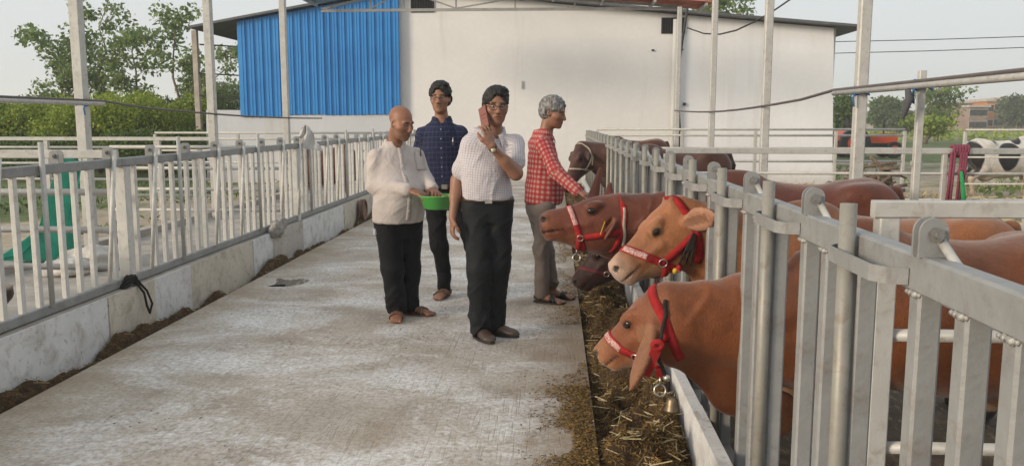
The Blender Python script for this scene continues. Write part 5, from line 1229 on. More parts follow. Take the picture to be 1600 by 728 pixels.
def hang_ring(ho, c, r=0.024):
    c = A3(c); MB().tube([c + A3((r * math.cos(t), 0.25 * r * math.sin(t), r * math.sin(t))) for t in np.linspace(0, 6.283, 18, endpoint=False)], 0.0045, 6, True).build('tie_ring', mat_chrome, ho, True)
    MB().tube([c + A3((0, 0, r)), c + A3((0.0, 0, r + 0.035))], 0.006, 6).build('clasp', mat_chrome, ho, True)

# ---- nearest heifer: head low over the trough
YA = 3.50
hA = dict(poll=at(1028, 458, YA - 0.10), nose=at(930, 541, YA + 0.10), up=(-0.5, 0.22, 0.85), roll=0.0, muzzle_a=0.75, nosepad=0.15, dark_poll=True, eyering=0.35, nz=-0.18, brz=0.27,
          ears=[(1, at(985, 612, YA - 0.33), (-0.75, -0.55, 0.15)), (-1, at(1040, 470, YA + 0.26), (-0.6, 0.2, 0.5))], earw=0.50, earin=(0.27, 0.12, 0.055), dewlap=1)
cA = cow('nearest red-brown heifer with bell and drooping ear feeding at the trough', YA, 0.98, 0.93, hA, (0.205, 0.062, 0.019), (0.36, 0.17, 0.08), 0.0095)
def side_of(info, tgt):      # which head side looks to the camera
    return 1 if info[1][1].dot(A3((0, -1, 0))) > 0 else -1
nA = side_of(cA[2], None)
ho = halter(*cA, near=nA, nb=0.64); GA = cA[2][0]
pj = GA(0.48, nA * 0.05, -0.54); pr_ = pj + A3((0.01, 0, -0.11)); hang_ring(ho, pr_, 0.024); MB().bar(pj + A3((0, 0, 0.03)), pr_ + A3((0, 0, 0.055)), 0.004, 0.032, (1, 0.2, 0)).build('drop_strap', RED_WEB, ho)
strap(cA[1], [GA(0.40, nA * 0.12, -0.50), GA(0.50, nA * 0.06, -0.54), GA(0.58, 0, -0.53)], 0.030, 0.005, 0.004, False, 16, RED_WEB, 'throat_strap', ho)
t0 = [at(1041, 470, YA - 0.18), at(1039, 500, YA - 0.24), at(1037, 560, YA - 0.26), at(1042, 590, YA - 0.25), at(1047, 616, YA - 0.24)]
t0[:3] = [Vector(q) for q in cA[1].onto(A3(t0[:3]), 0.010)]
t1 = [A3(t0[i]) * (1 - f) + A3(t0[i + 1]) * f + A3((0.0035 * math.sin(9 * (i + f) * 2), 0, 0)) for i in range(4) for f in (0, 0.25, 0.5, 0.75)]
br = MB().tube(t1, [0.0065 + 0.002 * (k % 2) for k in range(len(t1))], 8).build('bell_rope', BLACK_ROPE, ho, True)
e_ = at(1036, 536, YA - 0.3); kn = cA[1].onto(A3(e_)[None], 0.02)[0]
mb = MB(); mb.tube([kn + A3((0.017 * math.cos(t), -0.012, 0.014 * math.sin(t))) for t in np.linspace(0, 6.283, 14, endpoint=False)], 0.012, 7, True)
mb.bar(kn + A3((0.0, -0.006, -0.01)), kn + A3((-0.045, -0.004, -0.125)), 0.008, 0.040, (1, 0, 0.4)); mb.build('strap_knot', RED_WEB, ho, False)
bc = A3(at(1050, 632, YA - 0.24)); vs, fs = [], []; n = 16; bp = [(0.004, 0.036), (0.014, 0.034), (0.022, 0.022), (0.025, 0.0), (0.030, -0.018), (0.033, -0.026), (0.027, -0.026), (0.0, -0.012)]
for r, z in bp: vs += [bc + A3((r * math.cos(6.2832 * k / n), r * math.sin(6.2832 * k / n), z)) for k in range(n)]
for i in range(len(bp) - 1): fs += [(i * n + k, i * n + (k + 1) % n, (i + 1) * n + (k + 1) % n, (i + 1) * n + k) for k in range(n)]
MB().add(vs, fs).tube([bc + A3((0.012 * math.cos(t), 0, 0.045 + 0.012 * math.sin(t))) for t in np.linspace(0, 6.283, 12, endpoint=False)], 0.003, 5, True).build('bell', mat_brass, ho, True)
uvsphere(A3(t0[3]), 0.017, 'bead', mat_chrome, ho)
# ---- second heifer: light brown, head up, ear out
YB = 4.29
hB = dict(poll=at(1050, 320, YB + 0.0), nose=at(947, 416, YB - 0.10), up=(-0.68, -0.05, 0.73), roll=0.0, horn=True, eardark=1, muzzle_a=0.9, muzzle=(0.50, 0.34, 0.24), nosepad=0.55, nosecol=(0.42, 0.30, 0.25), eyering=1.0, nz=-0.06, brz=0.40,
          ears=[(1, at(1120, 336, YB - 0.24), (-0.15, -1, 0.0)), (-1, at(1058, 318, YB + 0.36), (-0.5, 0.6, 0.3))], earw=1.15, earin=(0.46, 0.24, 0.15))
cB = cow('light brown heifer with raised head and ear held out, patterned red noseband', YB, 1.0, 0.93, hB, (0.30, 0.115, 0.043), (0.48, 0.29, 0.16), 0.0105)
nB = side_of(cB[2], None); ho = halter(*cB, near=nB, nb=0.62, w=0.042); GB = cB[2][0]
strap(cB[1], [GB(0.53, nB * 0.14, -0.40), GB(0.57, nB * 0.10, -0.48), GB(0.62, nB * 0.02, -0.52)], 0.036, 0.007, 0.004, False, 18, RED_WEB, 'throat_strap', ho)
b0 = [A3(at(1085, 362, YB - 0.12)), A3(at(1080, 392, YB - 0.16)), A3(at(1075, 420, YB - 0.16)), A3(at(1072, 455, YB - 0.14))]; b0 = cB[1].onto(np.array(b0), 0.012)
mb = MB()
for k in range(7):
    dx = (k - 3) * 0.006; mb.tube([b0[0] + A3((dx * 0.3, -0.004, 0)), b0[1] + A3((dx, -0.010, 0)), b0[2] + A3((dx * 1.6, -0.006, 0.03 * (k % 3))), b0[3] + A3((dx * 1.2, -0.004, 0.05 + 0.02 * (k % 2)))], 0.005, 5)
mb.build('black_tassel', BLACK_ROPE, ho, True)
for k, (q, m_) in enumerate((((1066, 428), RED_WEB), ((1068, 436), plain('pink_bead', (0.5, 0.08, 0.12), 0.4)), ((1061, 443), YEL), ((1060, 451), YEL))):
    c = cB[1].onto(A3(at(q[0], q[1], YB - 0.16))[None], 0.014)[0]; uvsphere(c, 0.014, 'bead', m_, ho, 8)
# ---- third: reddish, head stretched towards the man in red
YC = 5.87
hC = dict(horns=[(at(926, 312, YC + 0.06), at(938, 264, YC + 0.12)), (at(950, 312, YC + 0.02), at(953, 288, YC + 0.05))], poll=at(966, 312, YC - 0.05), nz=-0.06, nose=at(840, 334, YC - 0.12), up=(-0.12, 0.0, 1), roll=0.0, muzzle_a=0.45, muzzle=(0.34, 0.13, 0.06), nosepad=0.9, nosecol=(0.14, 0.06, 0.045), eyering=0.2,
          ears=[(1, at(944, 376, YC - 0.26), (-0.9, -0.3, 0.1)), (-1, at(960, 330, YC + 0.30), (-0.8, 0.3, 0.2))], earw=0.7, earin=(0.2, 0.07, 0.035))
cC = cow('reddish cow with outstretched head being stroked by the man in red', YC, 0.98, 0.98, hC, (0.135, 0.034, 0.015), (0.26, 0.13, 0.06), 0.0115)
nC = side_of(cC[2], None); ho = halter(*cC, near=nC, nb=0.58, w=0.044, sl=0.15); GC = cC[2][0]
strap(cC[1], [GC(0.56, nC * 0.15, -0.34), GC(0.58, nC * 0.10, -0.46), GC(0.60, 0, -0.52)], 0.038, 0.006, 0.004, False, 16, RED_WEB, 'chin_strap', ho)
hang_ring(ho, GC(0.60, 0, -0.52) + A3((0, 0, -0.055)), 0.026)
c = cC[1].onto(A3(at(941, 356, YC - 0.2))[None], 0.03)[0]; MB().bar(c + A3((0.016, 0, 0.045)), c + A3((-0.014, 0, -0.045)), 0.004, 0.022, (0, 1, 0)).build('ear_tag', YEL, ho)
strap(cC[1], [A3(at(978, 322, YC - 0.2)), A3(at(981, 360, YC - 0.24)), A3(at(979, 395, YC - 0.2))], 0.02, 0.006, 0.004, False, 16, WHITE_ROPE, 'neck_rope', ho)
# ---- fourth: dark, muzzle in the trough
YD = 6.66
hD = dict(poll=at(950, 368, YD - 0.02), nose=at(890, 440, YD - 0.10), nz=-0.12, up=(-0.7, 0, 0.7), roll=0.0, muzzle_a=0.1, nosepad=0.5, eyering=0.1, neck_mid=None,
          ears=[(1, at(965, 420, YD - 0.25), (-0.9, -0.3, 0.1)), (-1, at(930, 385, YD + 0.25), (-0.9, 0.2, 0.1))], earw=0.7, earin=(0.05, 0.02, 0.015))
cD = cow('dark maroon cow eating with muzzle down in the trough', YD, 0.86, 0.88, hD, (0.04, 0.013, 0.009), (0.10, 0.035, 0.02), 0.014)
halter(*cD, near=side_of(cD[2], None), print_=False, mat=simple('dull_maroon_webbing', (0.12, 0.02, 0.025), 0.8), w=0.03)
# ---- fifth, further up the barrier with a white rope halter
YE = 11.7
hE = dict(poll=at(905, 228, YE), nose=at(884, 280, YE - 0.22), up=(-0.7, -0.5, 0.7), roll=0.0, muzzle_a=0.2, nosepad=0.7, eyering=0.1,
          ears=[(1, at(920, 250, YE - 0.25), (-0.6, -0.8, 0.1)), (-1, at(890, 240, YE + 0.28), (-0.8, -0.4, 0.1))], earw=0.7, earin=(0.06, 0.025, 0.015))
cE = cow('dark brown cow with pale rope halter behind the man in red', YE, 1.0, 1.0, hE, (0.07, 0.024, 0.014), (0.12, 0.05, 0.03), 0.018)
halter(*cE, near=side_of(cE[2], None), print_=False, mat=WHITE_ROPE, w=0.022)
cow('farthest brown cow standing behind the barrier near the white wall', 18.2, 1.0, 1.0, None, (0.11, 0.035, 0.018), (0.2, 0.08, 0.04), 0.022)
# ---- black and white cow in the yard, seen from behind
def piebald(V, q, C):
    n = (VN(41)(q * 5.0 + 3.3) - 0.5) * 0.5; w = np.ones(len(V))
    for cx_, cz_, r_x, r_z in ((1.34, 0.78, 0.17, 0.30), (0.72, 0.80, 0.20, 0.26), (0.98, 1.14, 0.09, 0.10), (0.55, 1.15, 0.10, 0.12), (0.05, 0.85, 0.28, 0.4), (-0.6, 0.9, 0.5, 0.5)):
        d = np.sqrt(((q[:, 0] - cx_) / r_x) ** 2 + ((q[:, 2] - cz_) / r_z) ** 2) + n; w = np.minimum(w, np.clip((d - 0.95) * 12, 0, 1))
    w = w[:, None]; C2 = A3((0.66, 0.63, 0.58)) * w + A3((0.014, 0.014, 0.016)) * (1 - w)
    d = np.clip((0.66 - q[:, 2]) * 2.2, 0, 0.7)[:, None]; return C2 * (1 - d * w) + A3((0.42, 0.28, 0.15)) * d * w
bx_ = 10.15
hF = dict(poll=A3((bx_ + 0.45, 18.1, 1.12)), nose=A3((bx_ + 0.80, 18.0, 0.78)), up=(0.6, 0, 0.8), ears=[(1, A3((bx_ + 0.40, 17.8, 1.05)), (0.5, -1, 0)), (-1, A3((bx_ + 0.40, 18.4, 1.05)), (0.5, 1, 0))])
cow('black and white piebald cow standing in the straw yard', 18.0, bx_, 1.1, hF, (0.3, 0.3, 0.3), (0.4, 0.3, 0.2), 0.02, lift=-0.1, dirx=-1.0, patch=piebald, grp=None)
# ---- cattle on the left side
cow('brown cow standing beyond the far end of the opposite barrier', 15.0, -3.55, 0.92, None, (0.12, 0.042, 0.022), (0.22, 0.09, 0.05), 0.022, dirx=-1.0, grp=None)
hG = dict(poll=at(-55, 405, 5.0), nose=at(14, 450, 4.88), up=(0.5, -0.3, 1), muzzle_a=0.9, muzzle=(0.5, 0.42, 0.33), nosepad=0.9, ears=[(1, at(-70, 430, 5.2), (0, -1, 0)), (-1, at(-75, 425, 4.8), (0, -1, 0))])
cow('pale calf nosing through the bars at the picture edge', 5.05, -3.95, 0.72, hG, (0.42, 0.34, 0.25), (0.55, 0.46, 0.36), 0.016, lift=0.012, dirx=-1.0, grp=None)
# ================================================================== GREENERY
def leaf_mat(name, cols, trans=0.25):
    m, nt, b = M_(name); g = nd(nt, 'NewGeometry')
    c = ramp(nt, g.outputs['Random Per Island'], [(i / (len(cols) - 1), c) for i, c in enumerate(cols)]).outputs[0]
    nt.links.new(c, b.inputs['Base Color']); b.inputs['Roughness'].default_value = 0.6; b.inputs['Specular IOR Level'].default_value = 0.3
    tr = nd(nt, 'BsdfTranslucent'); nt.links.new(c, tr.inputs[0]); mx = nd(nt, 'MixShader'); mx.inputs[0].default_value = trans
    nt.links.new(b.outputs[0], mx.inputs[1]); nt.links.new(tr.outputs[0], mx.inputs[2]); nt.links.new(mx.outputs[0], nt.nodes['Material Output'].inputs[0]); return m
LEAF_T = leaf_mat('tree_leaf', [(0.11, 0.17, 0.06), (0.18, 0.25, 0.085), (0.25, 0.32, 0.12), (0.145, 0.21, 0.075)], 0.4)
LEAF_Y = leaf_mat('hedge_leaf', [(0.12, 0.20, 0.03), (0.24, 0.33, 0.045), (0.38, 0.42, 0.06), (0.17, 0.26, 0.04)], 0.35)
LEAF_D = leaf_mat('dark_leaf', [(0.05, 0.095, 0.026), (0.09, 0.145, 0.036), (0.13, 0.19, 0.05)], 0.35)
LEAF_F = leaf_mat('far_leaf', [(0.05, 0.075, 0.03), (0.075, 0.10, 0.04), (0.10, 0.12, 0.05)])
BARK = simple('bark', (0.16, 0.13, 0.10), 0.9, 0, 0.4, 12, bmp=0.6)
def leaf_mesh(name, C, size, mat, seed, asp=0.6, droop=0.3):
    """each leaf two quads folded on the midrib"""
    r = np.random.RandomState(seed); n = len(C)
    d = r.randn(n, 3); d[:, 2] -= droop; d /= np.linalg.norm(d, axis=1)[:, None]
    s = np.cross(d, r.randn(n, 3) + A3((0, 0, 0.8))); s /= np.linalg.norm(s, axis=1)[:, None]; u = np.cross(s, d)
    L = (size * (0.6 + 0.8 * r.rand(n)))[:, None]; W = L * asp / 2
    a, t = C, C + d * L; l = C + d * L * 0.45 - s * W + u * L * 0.1; q = C + d * L * 0.45 + s * W + u * L * 0.1
    V = np.stack([a, q, t, l], 1).reshape(-1, 3); i = np.arange(n) * 4
    F = np.concatenate([np.stack([i, i + 1, i + 2], -1), np.stack([i, i + 2, i + 3], -1)])
    return np_mesh(name, V, F, mat)
def tree(label, X, Y, htop, rad, seed, mat, lsize, ncl, nleaf, crown0=0.35, trunk_r=0.09, name='leafy_tree', cr=0.5, grp=None, z0=-0.1):
    r = np.random.RandomState(seed); e = empty(name, (X, Y, z0), label, 'tree', grp)
    mb = MB(); pts = [A3((X, Y, z0))]; k = 7
    for i in range(1, k + 1): pts.append(A3((X + r.randn() * 0.05 * i, Y + r.randn() * 0.05 * i, z0 + (htop - z0) * 0.97 * i / k)))
    mb.tube(pts, [trunk_r * (1 - 0.85 * i / k) for i in range(k + 1)], 7); tips = []
    for j in range(ncl):
        t = crown0 + (1 - crown0) * (j + r.rand()) / ncl; p0 = np.array([np.interp(t * k, range(k + 1), [p[a] for p in pts]) for a in range(3)])
        w = rad * (0.35 + 0.65 * math.sin(math.pi * min(1, 0.15 + (1 - (t - crown0) / (1 - crown0)) * 0.75))) * (0.6 + 0.5 * r.rand()); a = r.rand() * 6.283
        p2 = p0 + A3((math.cos(a) * w, math.sin(a) * w, w * (0.25 + 0.5 * r.rand()))); p2[2] = min(p2[2], htop - 0.55 * cr); pm = (p0 + p2) / 2 + A3((0, 0, -0.05 * w)) + r.randn(3) * 0.05
        mb.tube([p0, pm, p2], [trunk_r * 0.35 * (1.1 - t), trunk_r * 0.22 * (1.1 - t), 0.008], 5); tips += [(p2, cr), (pm, cr * 0.75)]
    mb.build('trunk', BARK, e, True); C = []
    for (p, c) in tips:
        m = max(4, int(nleaf * (0.5 + r.rand()))); q = r.randn(m, 3); q *= (r.rand(m) ** 0.4 / (np.linalg.norm(q, axis=1) + 1e-9))[:, None]; C.append(p + q * A3((c, c, c * 0.75)))
    C = np.concatenate(C); C[:, 2] = np.maximum(C[:, 2], z0 + 0.1)
    o = link('crown', leaf_mesh('crown', C - A3((X, Y, z0)), lsize, mat, seed + 1), e); return e
def bush(label, X, Y, rx, ry, h, seed, mat, n, lsize=0.10, name='shrub', grp=None, z0=-0.1):
    r = np.random.RandomState(seed); e = empty(name, (X, Y, z0), label, 'shrub', grp)
    mb = MB(); S_ = []
    for j in range(9):
        a = r.rand() * 6.283; q = A3((X + math.cos(a) * rx * 0.75 * r.rand(), Y + math.sin(a) * ry * 0.7 * r.rand(), z0 + h * (0.45 + 0.5 * r.rand())))
        mb.tube([A3((X, Y, z0)), (A3((X, Y, z0)) + q) / 2 + A3((0, 0, 0.1)), q], [0.035, 0.025, 0.01], 5); S_.append(q)
    mb.build('stems', BARK, e, True)
    lobes = [(A3((X + r.uniform(-0.7, 0.7) * rx, Y + r.uniform(-0.7, 0.7) * ry, z0 + h * r.uniform(0.25, 0.85))), r.uniform(0.28, 0.5)) for _ in range(26)]
    C = []
    for (c, s_) in lobes:
        m = n // 26; q = r.randn(m, 3); q /= np.linalg.norm(q, axis=1)[:, None]; q *= (0.55 + 0.45 * r.rand(m) ** 0.5)[:, None]; C.append(c + q * A3((rx, ry, h * 0.55)) * s_)
    C = np.concatenate(C); C[:, 2] = np.abs(C[:, 2] - z0) + z0
    link('crown', leaf_mesh('crown', C - A3((X, Y, z0)), lsize, mat, seed + 1, 0.62, 0.1), e); return e
# left hedge, shrubs at different depth
spec = [(-20, 165, 27, 1.9, LEAF_D, 'dark green shrub at the far edge of the hedge beside the pipe'), (40, 155, 26, 1.8, LEAF_Y, 'yellow-green shrub rising behind the water pipe'), (85, 150, 30, 2.0, LEAF_D, 'tall dark shrub under the leftmost tree'),
        (150, 153, 25, 1.7, LEAF_Y, 'bright yellow-green shrub just beyond the shed post with netting'), (205, 160, 27, 1.7, LEAF_Y, 'yellow-green shrub in the middle of the hedge'), (255, 150, 26, 1.6, LEAF_Y, 'lush yellow-green shrub near the lean-to'),
        (300, 150, 30, 1.7, LEAF_D, 'dark green shrub beside the white plinth corner'), (348, 120, 34, 2.2, LEAF_T, 'green shrub seen under the lean-to roof')]
for i, (pxx, pyy, Y, rx, mt, lab) in enumerate(spec):
    q = at(pxx, pyy, Y); bush(lab, q.x, Y, rx, 1.6, q.z + 0.1, 60 + i, mt, 15000, 0.10, grp='shrubs of the hedge')
for i, (pxx, lab) in enumerate([(60, 'low dark shrub in front of the hedge by the netting'), (250, 'low dark shrub in front of the hedge near the second post')]):
    q = at(pxx, 205, 22); bush(lab, q.x, 22, 1.5, 0.9, q.z + 0.1, 90 + i, LEAF_D, 8000, 0.09, grp='shrubs of the hedge')
tspec = [(88, 45, 30, 1.7, 'slender tree with sparse big leaves left of the nearest shed post'), (150, -2, 31, 1.6, 'tallest slender tree just right of the nearest shed post'), (205, 45, 30, 1.3, 'middle slender tree of the row behind the hedge'), (272, 8, 29, 1.4, 'slender tree reaching high near the lean-to roof'), (345, 68, 36, 2.0, 'broad tree half hidden by the lean-to roof'), (120, 60, 36, 1.8, 'pale slender tree standing further back in the row')]
for i, (pxx, pyy, Y, rd, lab) in enumerate(tspec):
    q = at(pxx, pyy, Y); tree(lab, q.x, Y, q.z, rd * 0.8, 20 + i, LEAF_T, 0.17, 20, 46, 0.22, 0.075, grp='row of trees behind the hedge', cr=0.48)
# trees seen over the building roof
for i, (pxx, Y, pyy, lab) in enumerate([(1115, 45, -18, 'tree top showing above the building roof beside the shed eave')]):
    q = at(pxx, pyy, Y); tree(lab, q.x, Y, q.z, 2.0, 140 + i, LEAF_T, 0.3, 22, 40, 0.5, 0.15, cr=0.7)
# right side: field trees
fs_ = [(1391, 155, 110, 1.7, LEAF_D, 130, 1.25, 'round dark green tree in the field'), (1468, 135, 70, 2.0, LEAF_T, 34, 0.75, 'tall loose green tree in the field near the brick houses'), (1319, 150, 60, 0.9, LEAF_D, 60, 0.7, 'dark tree partly hidden by the shed post'),
       (1448, 183, 62, 1.4, LEAF_Y, 30, 0.6, 'low olive tree in front of the loose green tree'), (1592, 152, 130, 3.0, LEAF_F, 90, 1.6, 'broad tree behind the brick houses at picture edge'), (1420, 178, 95, 1.8, LEAF_F, 60, 1.1, 'soft green tree right of the round dark tree')]
for i, (pxx, pyy, Y, rd, mt, nl, cr_, lab) in enumerate(fs_):
    q = at(pxx, pyy, Y); tree(lab, q.x, Y, q.z, rd, 170 + i, mt, 0.0042 * Y, 26, nl, 0.25 if i else 0.15, 0.2, cr=cr_ * 1.0, grp='trees in the field')
# far wood reading as one mass
r = np.random.RandomState(5); n = 14000; Xf = 60 + 190 * r.rand(n); Yf = 255 + 40 * r.rand(n)
hh = 2.6 + 4.5 * vn(np.stack([Xf * 0.07, Yf * 0.05, Xf * 0], -1)) * vn(np.stack([Xf * 0.3, Yf * 0.05, Xf * 0], -1)); Cf = np.stack([Xf, Yf, -0.1 + hh * r.rand(n) ** 0.6], -1)
tag(link('far_wood', leaf_mesh('far_wood', Cf, 2.4, LEAF_F, 6)), kind='stuff', label='far hazy wood along the horizon')
# crop rows and weeds in the field
r = np.random.RandomState(15); n = 16000; Xc = 20 + 130 * r.rand(n); Yc_ = 66 + 110 * r.rand(n) ** 1.3; k = vn(np.stack([Xc * 0.05, Yc_ * 0.09, Xc * 0], -1)) > 0.44
tag(link('crop_cover', leaf_mesh('crop_cover', np.stack([Xc, Yc_, -0.1 + 0.45 * r.rand(n)], -1)[k], 0.4, LEAF_Y, 16)), kind='stuff', label='low green crop covering the field')
r = np.random.RandomState(16); n = 5000; Xc = -5.7 - 9 * r.rand(n); Yc_ = 9 + 12 * r.rand(n); k = vn(np.stack([Xc * 0.8, Yc_ * 0.6, Xc * 0], -1)) > 0.5
tag(link('weeds', leaf_mesh('weeds', np.stack([Xc, Yc_, -0.1 + 0.12 * r.rand(n)], -1)[k], 0.12, LEAF_D, 17, 0.3, -0.6)), kind='stuff', label='patchy weeds on the bare ground before the hedge')
r = np.random.RandomState(18); n = 3500; Xc = 6.9 + 14 * r.rand(n); Yc_ = 14.8 + 14 * r.rand(n); k = vn(np.stack([Xc * 0.4, Yc_ * 0.35, Xc * 0 + 7], -1)) > 0.60
tag(link('yard_grass', leaf_mesh('yard_grass', np.stack([Xc, Yc_, -0.1 + 0.16 * r.rand(n)], -1)[k], 0.2, LEAF_T, 19, 0.3, -0.6)), kind='stuff', label='tufts of grass behind the yard fence')

# ---- village houses beyond the field
BRK = simple('brick_wall', (0.27, 0.19, 0.155), 0.9, 0, 0.3, 0.4, world=True); ORG = simple('orange_wall', (0.52, 0.20, 0.05), 0.8, world=True); PALE = simple('pale_wall', (0.42, 0.38, 0.35), 0.9, world=True)
def house(label, p0, p1, ptop, Y, mat, nw, depth=8, roofc=None, storeys=2):
    a, b_ = at(p0, 190, Y), at(p1, 190, Y); t = at(p0, ptop, Y).z; e = empty('village_house', ((a.x + b_.x) / 2, Y, -0.1), label, 'house', 'brick houses of the village')
    MB().box((a.x, Y, -0.1), (b_.x, Y + depth, t)).build('wall', mat, e)
    MB().box((a.x - 0.3, Y - 0.4, t + 0.003), (b_.x + 0.3, Y + depth + 0.3, t + 0.35)).build('roof', roofc or PALE, e)
    for s_ in range(storeys):
        for k in range(nw):
            x = a.x + (b_.x - a.x) * (k + 0.5) / nw; z = -0.1 + (t + 0.1) * (s_ + 0.55) / storeys
            w = MB().box((x - 0.55, Y - 0.06, z - 0.6), (x + 0.55, Y - 0.004, z + 0.6)).build('window', PALE, e)
            MB().box((x - 0.45, Y - 0.09, z - 0.5), (x + 0.45, Y - 0.062, z + 0.5)).build('pane', mat_dark, w)
house('long low brick house between the field trees', 1478, 1516, 162, 150, BRK, 5)
house('brick house with pale roof left of the orange house', 1514, 1542, 168, 140, BRK, 3)
house('small orange house front among the brick houses', 1540, 1553, 159, 145, ORG, 1)
house('tall brick house by the picture edge', 1551, 1568, 157, 150, BRK, 2)
house('farthest brick house at the picture edge', 1585, 1625, 154, 155, BRK, 4)
house('pale low wall-like house left of the round tree', 1332, 1383, 178, 160, PALE, 5, storeys=1)

# ================================================================== YARD OBJECTS
# tractor with orange body
TO = plain('orange_tractor_paint', (0.55, 0.075, 0.02), 0.45)
tq = at(1356, 235, 38); e = empty('tractor', (tq.x, 38, -0.1), 'orange tractor parked behind the right shed post', 'tractor')
def wheel(c, r, w, nm='wheel'):
    t = MB().tube([(c[0] - 0.0, c[1] - w / 2, c[2]), (c[0], c[1] + w / 2, c[2])], r, 20).build(nm, mat_black, e)
    MB().tube([(c[0], c[1] - w / 2 - 0.012, c[2]), (c[0], c[1] - w / 2 - 0.003, c[2])], r * 0.55, 14).build('rim', TO, t)
X0, Y0 = tq.x, 38.0
MB().box((X0 - 0.25, Y0 - 0.3, 0.55), (X0 + 1.15, Y0 + 0.3, 0.95)).bar((X0 + 0.3, Y0 - 0.28, 0.951), (X0 + 1.1, Y0 - 0.28, 0.951), 0.04, 0.04).build('bonnet', TO, e)
MB().box((X0 - 1.1, Y0 - 0.35, 0.35), (X0 + 1.1, Y0 + 0.35, 0.547)).build('chassis', mat_black, e)
MB().prism([(X0 - 1.35, Y0 - 0.62, 0.65), (X0 - 0.35, Y0 - 0.62, 0.65), (X0 - 0.42, Y0 - 0.62, 1.05), (X0 - 0.7, Y0 - 0.62, 1.2), (X0 - 1.1, Y0 - 0.62, 1.16), (X0 - 1.35, Y0 - 0.62, 0.95)], (0, 1.2, 0)).build('mudguard', TO, e)
MB().box((X0 - 0.95, Y0 - 0.25, 1.21), (X0 - 0.5, Y0 + 0.25, 1.30)).box((X0 - 1.0, Y0 - 0.25, 1.30), (X0 - 0.92, Y0 + 0.25, 1.62)).build('seat', mat_black, e)
MB().tube([(X0 - 0.1, Y0, 0.96), (X0 - 0.25, Y0, 1.32)], 0.025, 6).tube([(X0 - 0.25 + 0.05 * math.sin(t), Y0 + 0.2 * math.cos(t), 1.32 + 0.19 * math.sin(t) * 0.4) for t in np.linspace(0, 6.283, 16, endpoint=False)], 0.015, 5, True).build('steering_wheel', mat_black, e)
MB().tube([(X0 + 0.6, Y0 - 0.1, 0.96), (X0 + 0.6, Y0 - 0.1, 1.55)], 0.04, 8).build('exhaust', mat_black, e)
wheel((X0 - 0.85, Y0 - 0.75, 0.55), 0.65, 0.3); wheel((X0 - 0.85, Y0 + 0.75, 0.55), 0.65, 0.3); wheel((X0 + 0.9, Y0 - 0.6, 0.26), 0.36, 0.2); wheel((X0 + 0.9, Y0 + 0.6, 0.26), 0.36, 0.2)
# brushwood pile next to the yard fence
r = np.random.RandomState(8); q = at(1360, 255, 16.0); e = empty('brushwood_pile', (q.x, 16, -0.1), 'pile of crooked brown branches behind the yard fence', 'branches'); STK = simple('stick', (0.17, 0.12, 0.085), 0.9, 0, 0.4, 20)
for i in range(34):
    a = r.rand() * 3.14; l = 0.35 + 0.3 * r.rand(); c = A3((q.x + r.randn() * 0.18, 16 + r.randn() * 0.2, -0.05 + 0.75 * r.rand() ** 1.3)); d = A3((math.cos(a), 0.5 * math.sin(a), 0.35 * r.randn())) * l
    MB().tube([c - d, c + r.randn(3) * 0.06, c + d], [0.035, 0.03, 0.018], 5).build('branch', STK, e, True)
# purple rope knotted on the pen rail, green rope end
def rope_mat(n_, c): return simple(n_, c, 0.85, 0, 0.3, 60, bmp=0.7, bscale=220)
pr = at(1493, 228, 8.72); e = empty('rope', (pr.x, 8.72, pr.z - 0.5), 'purple-red rope knotted round the long pen rail', 'rope'); mb = MB()
for k in range(6): mb.tube([(pr.x - 0.02 + 0.028 * k + 0.012 * math.sin(t), 8.75 + 0.052 * math.cos(t), 1.20 + 0.055 * math.sin(t)) for t in np.linspace(0, 6.283, 14, endpoint=False)], 0.016, 7, True)
for k, (dx, l) in enumerate(((-0.045, 0.52), (-0.015, 0.53), (0.05, 0.55), (0.075, 0.54), (0.10, 0.36))): mb.tube([(pr.x + dx, 8.69, 1.19), (pr.x + dx - 0.012, 8.68, 1.19 - l * 0.5), (pr.x + dx - 0.02, 8.685, 1.19 - l)], 0.015, 7)
mb.tube([(pr.x + 0.06 + 0.03 * math.cos(t), 8.675, 0.99 + 0.03 * math.sin(t)) for t in np.linspace(0, 6.283, 12, endpoint=False)], 0.02, 7, True)
mb.build('coil', rope_mat('purple_rope', (0.25, 0.055, 0.09)), e, True)
g0 = at(1503, 275, 8.66); tag(MB().tube([(g0.x - 0.01, 8.66, 1.0), (g0.x, 8.64, 0.88), (g0.x + 0.02, 8.64, 0.75), (g0.x + 0.03, 8.65, 0.68)], [0.016, 0.02, 0.024, 0.02], 8).build('green_rope_end', rope_mat('green_rope', (0.02, 0.33, 0.10)), smooth=True, loc=(g0.x, 8.66, 0.68)), 'short green rope end hanging beside the purple rope', 'rope')
# dark rag on the thin post
q = at(1417, 155, 6.12); mb = MB(); mb.tube([(q.x, 6.12, q.z + 0.07), (q.x + 0.01, 6.10, q.z), (q.x - 0.01, 6.11, q.z - 0.08), (q.x - 0.02, 6.11, q.z - 0.14)], [0.02, 0.03, 0.022, 0.006], 8); tag(mb.build('hanging_rag', simple('grey_rag', (0.08, 0.08, 0.09), 0.9), smooth=True, loc=(q.x, 6.12, q.z - 0.14)), 'small dark rag hanging from the pipe post', 'rag')
# old tyre top seen behind the barrier
q = at(1056, 233, 13.5); tag(MB().tube([(q.x + 0.20 + 0.17 * math.cos(t), 13.5 + 0.24 * math.sin(t), q.z - 0.05) for t in np.linspace(0, 6.283, 20, endpoint=False)], 0.07, 8, True).bar((q.x, 13.5, 0), (q.x, 13.5, q.z - 0.05), 0.06, 0.06).bar((q.x - 0.2, 13.5, q.z - 0.05), (q.x + 0.2, 13.5, q.z - 0.05), 0.05, 0.03).build('hung_tyre', mat_black, smooth=True, loc=(q.x, 13.5, 0)), 'black tyre stuck on a stake behind the barrier', 'tyre')

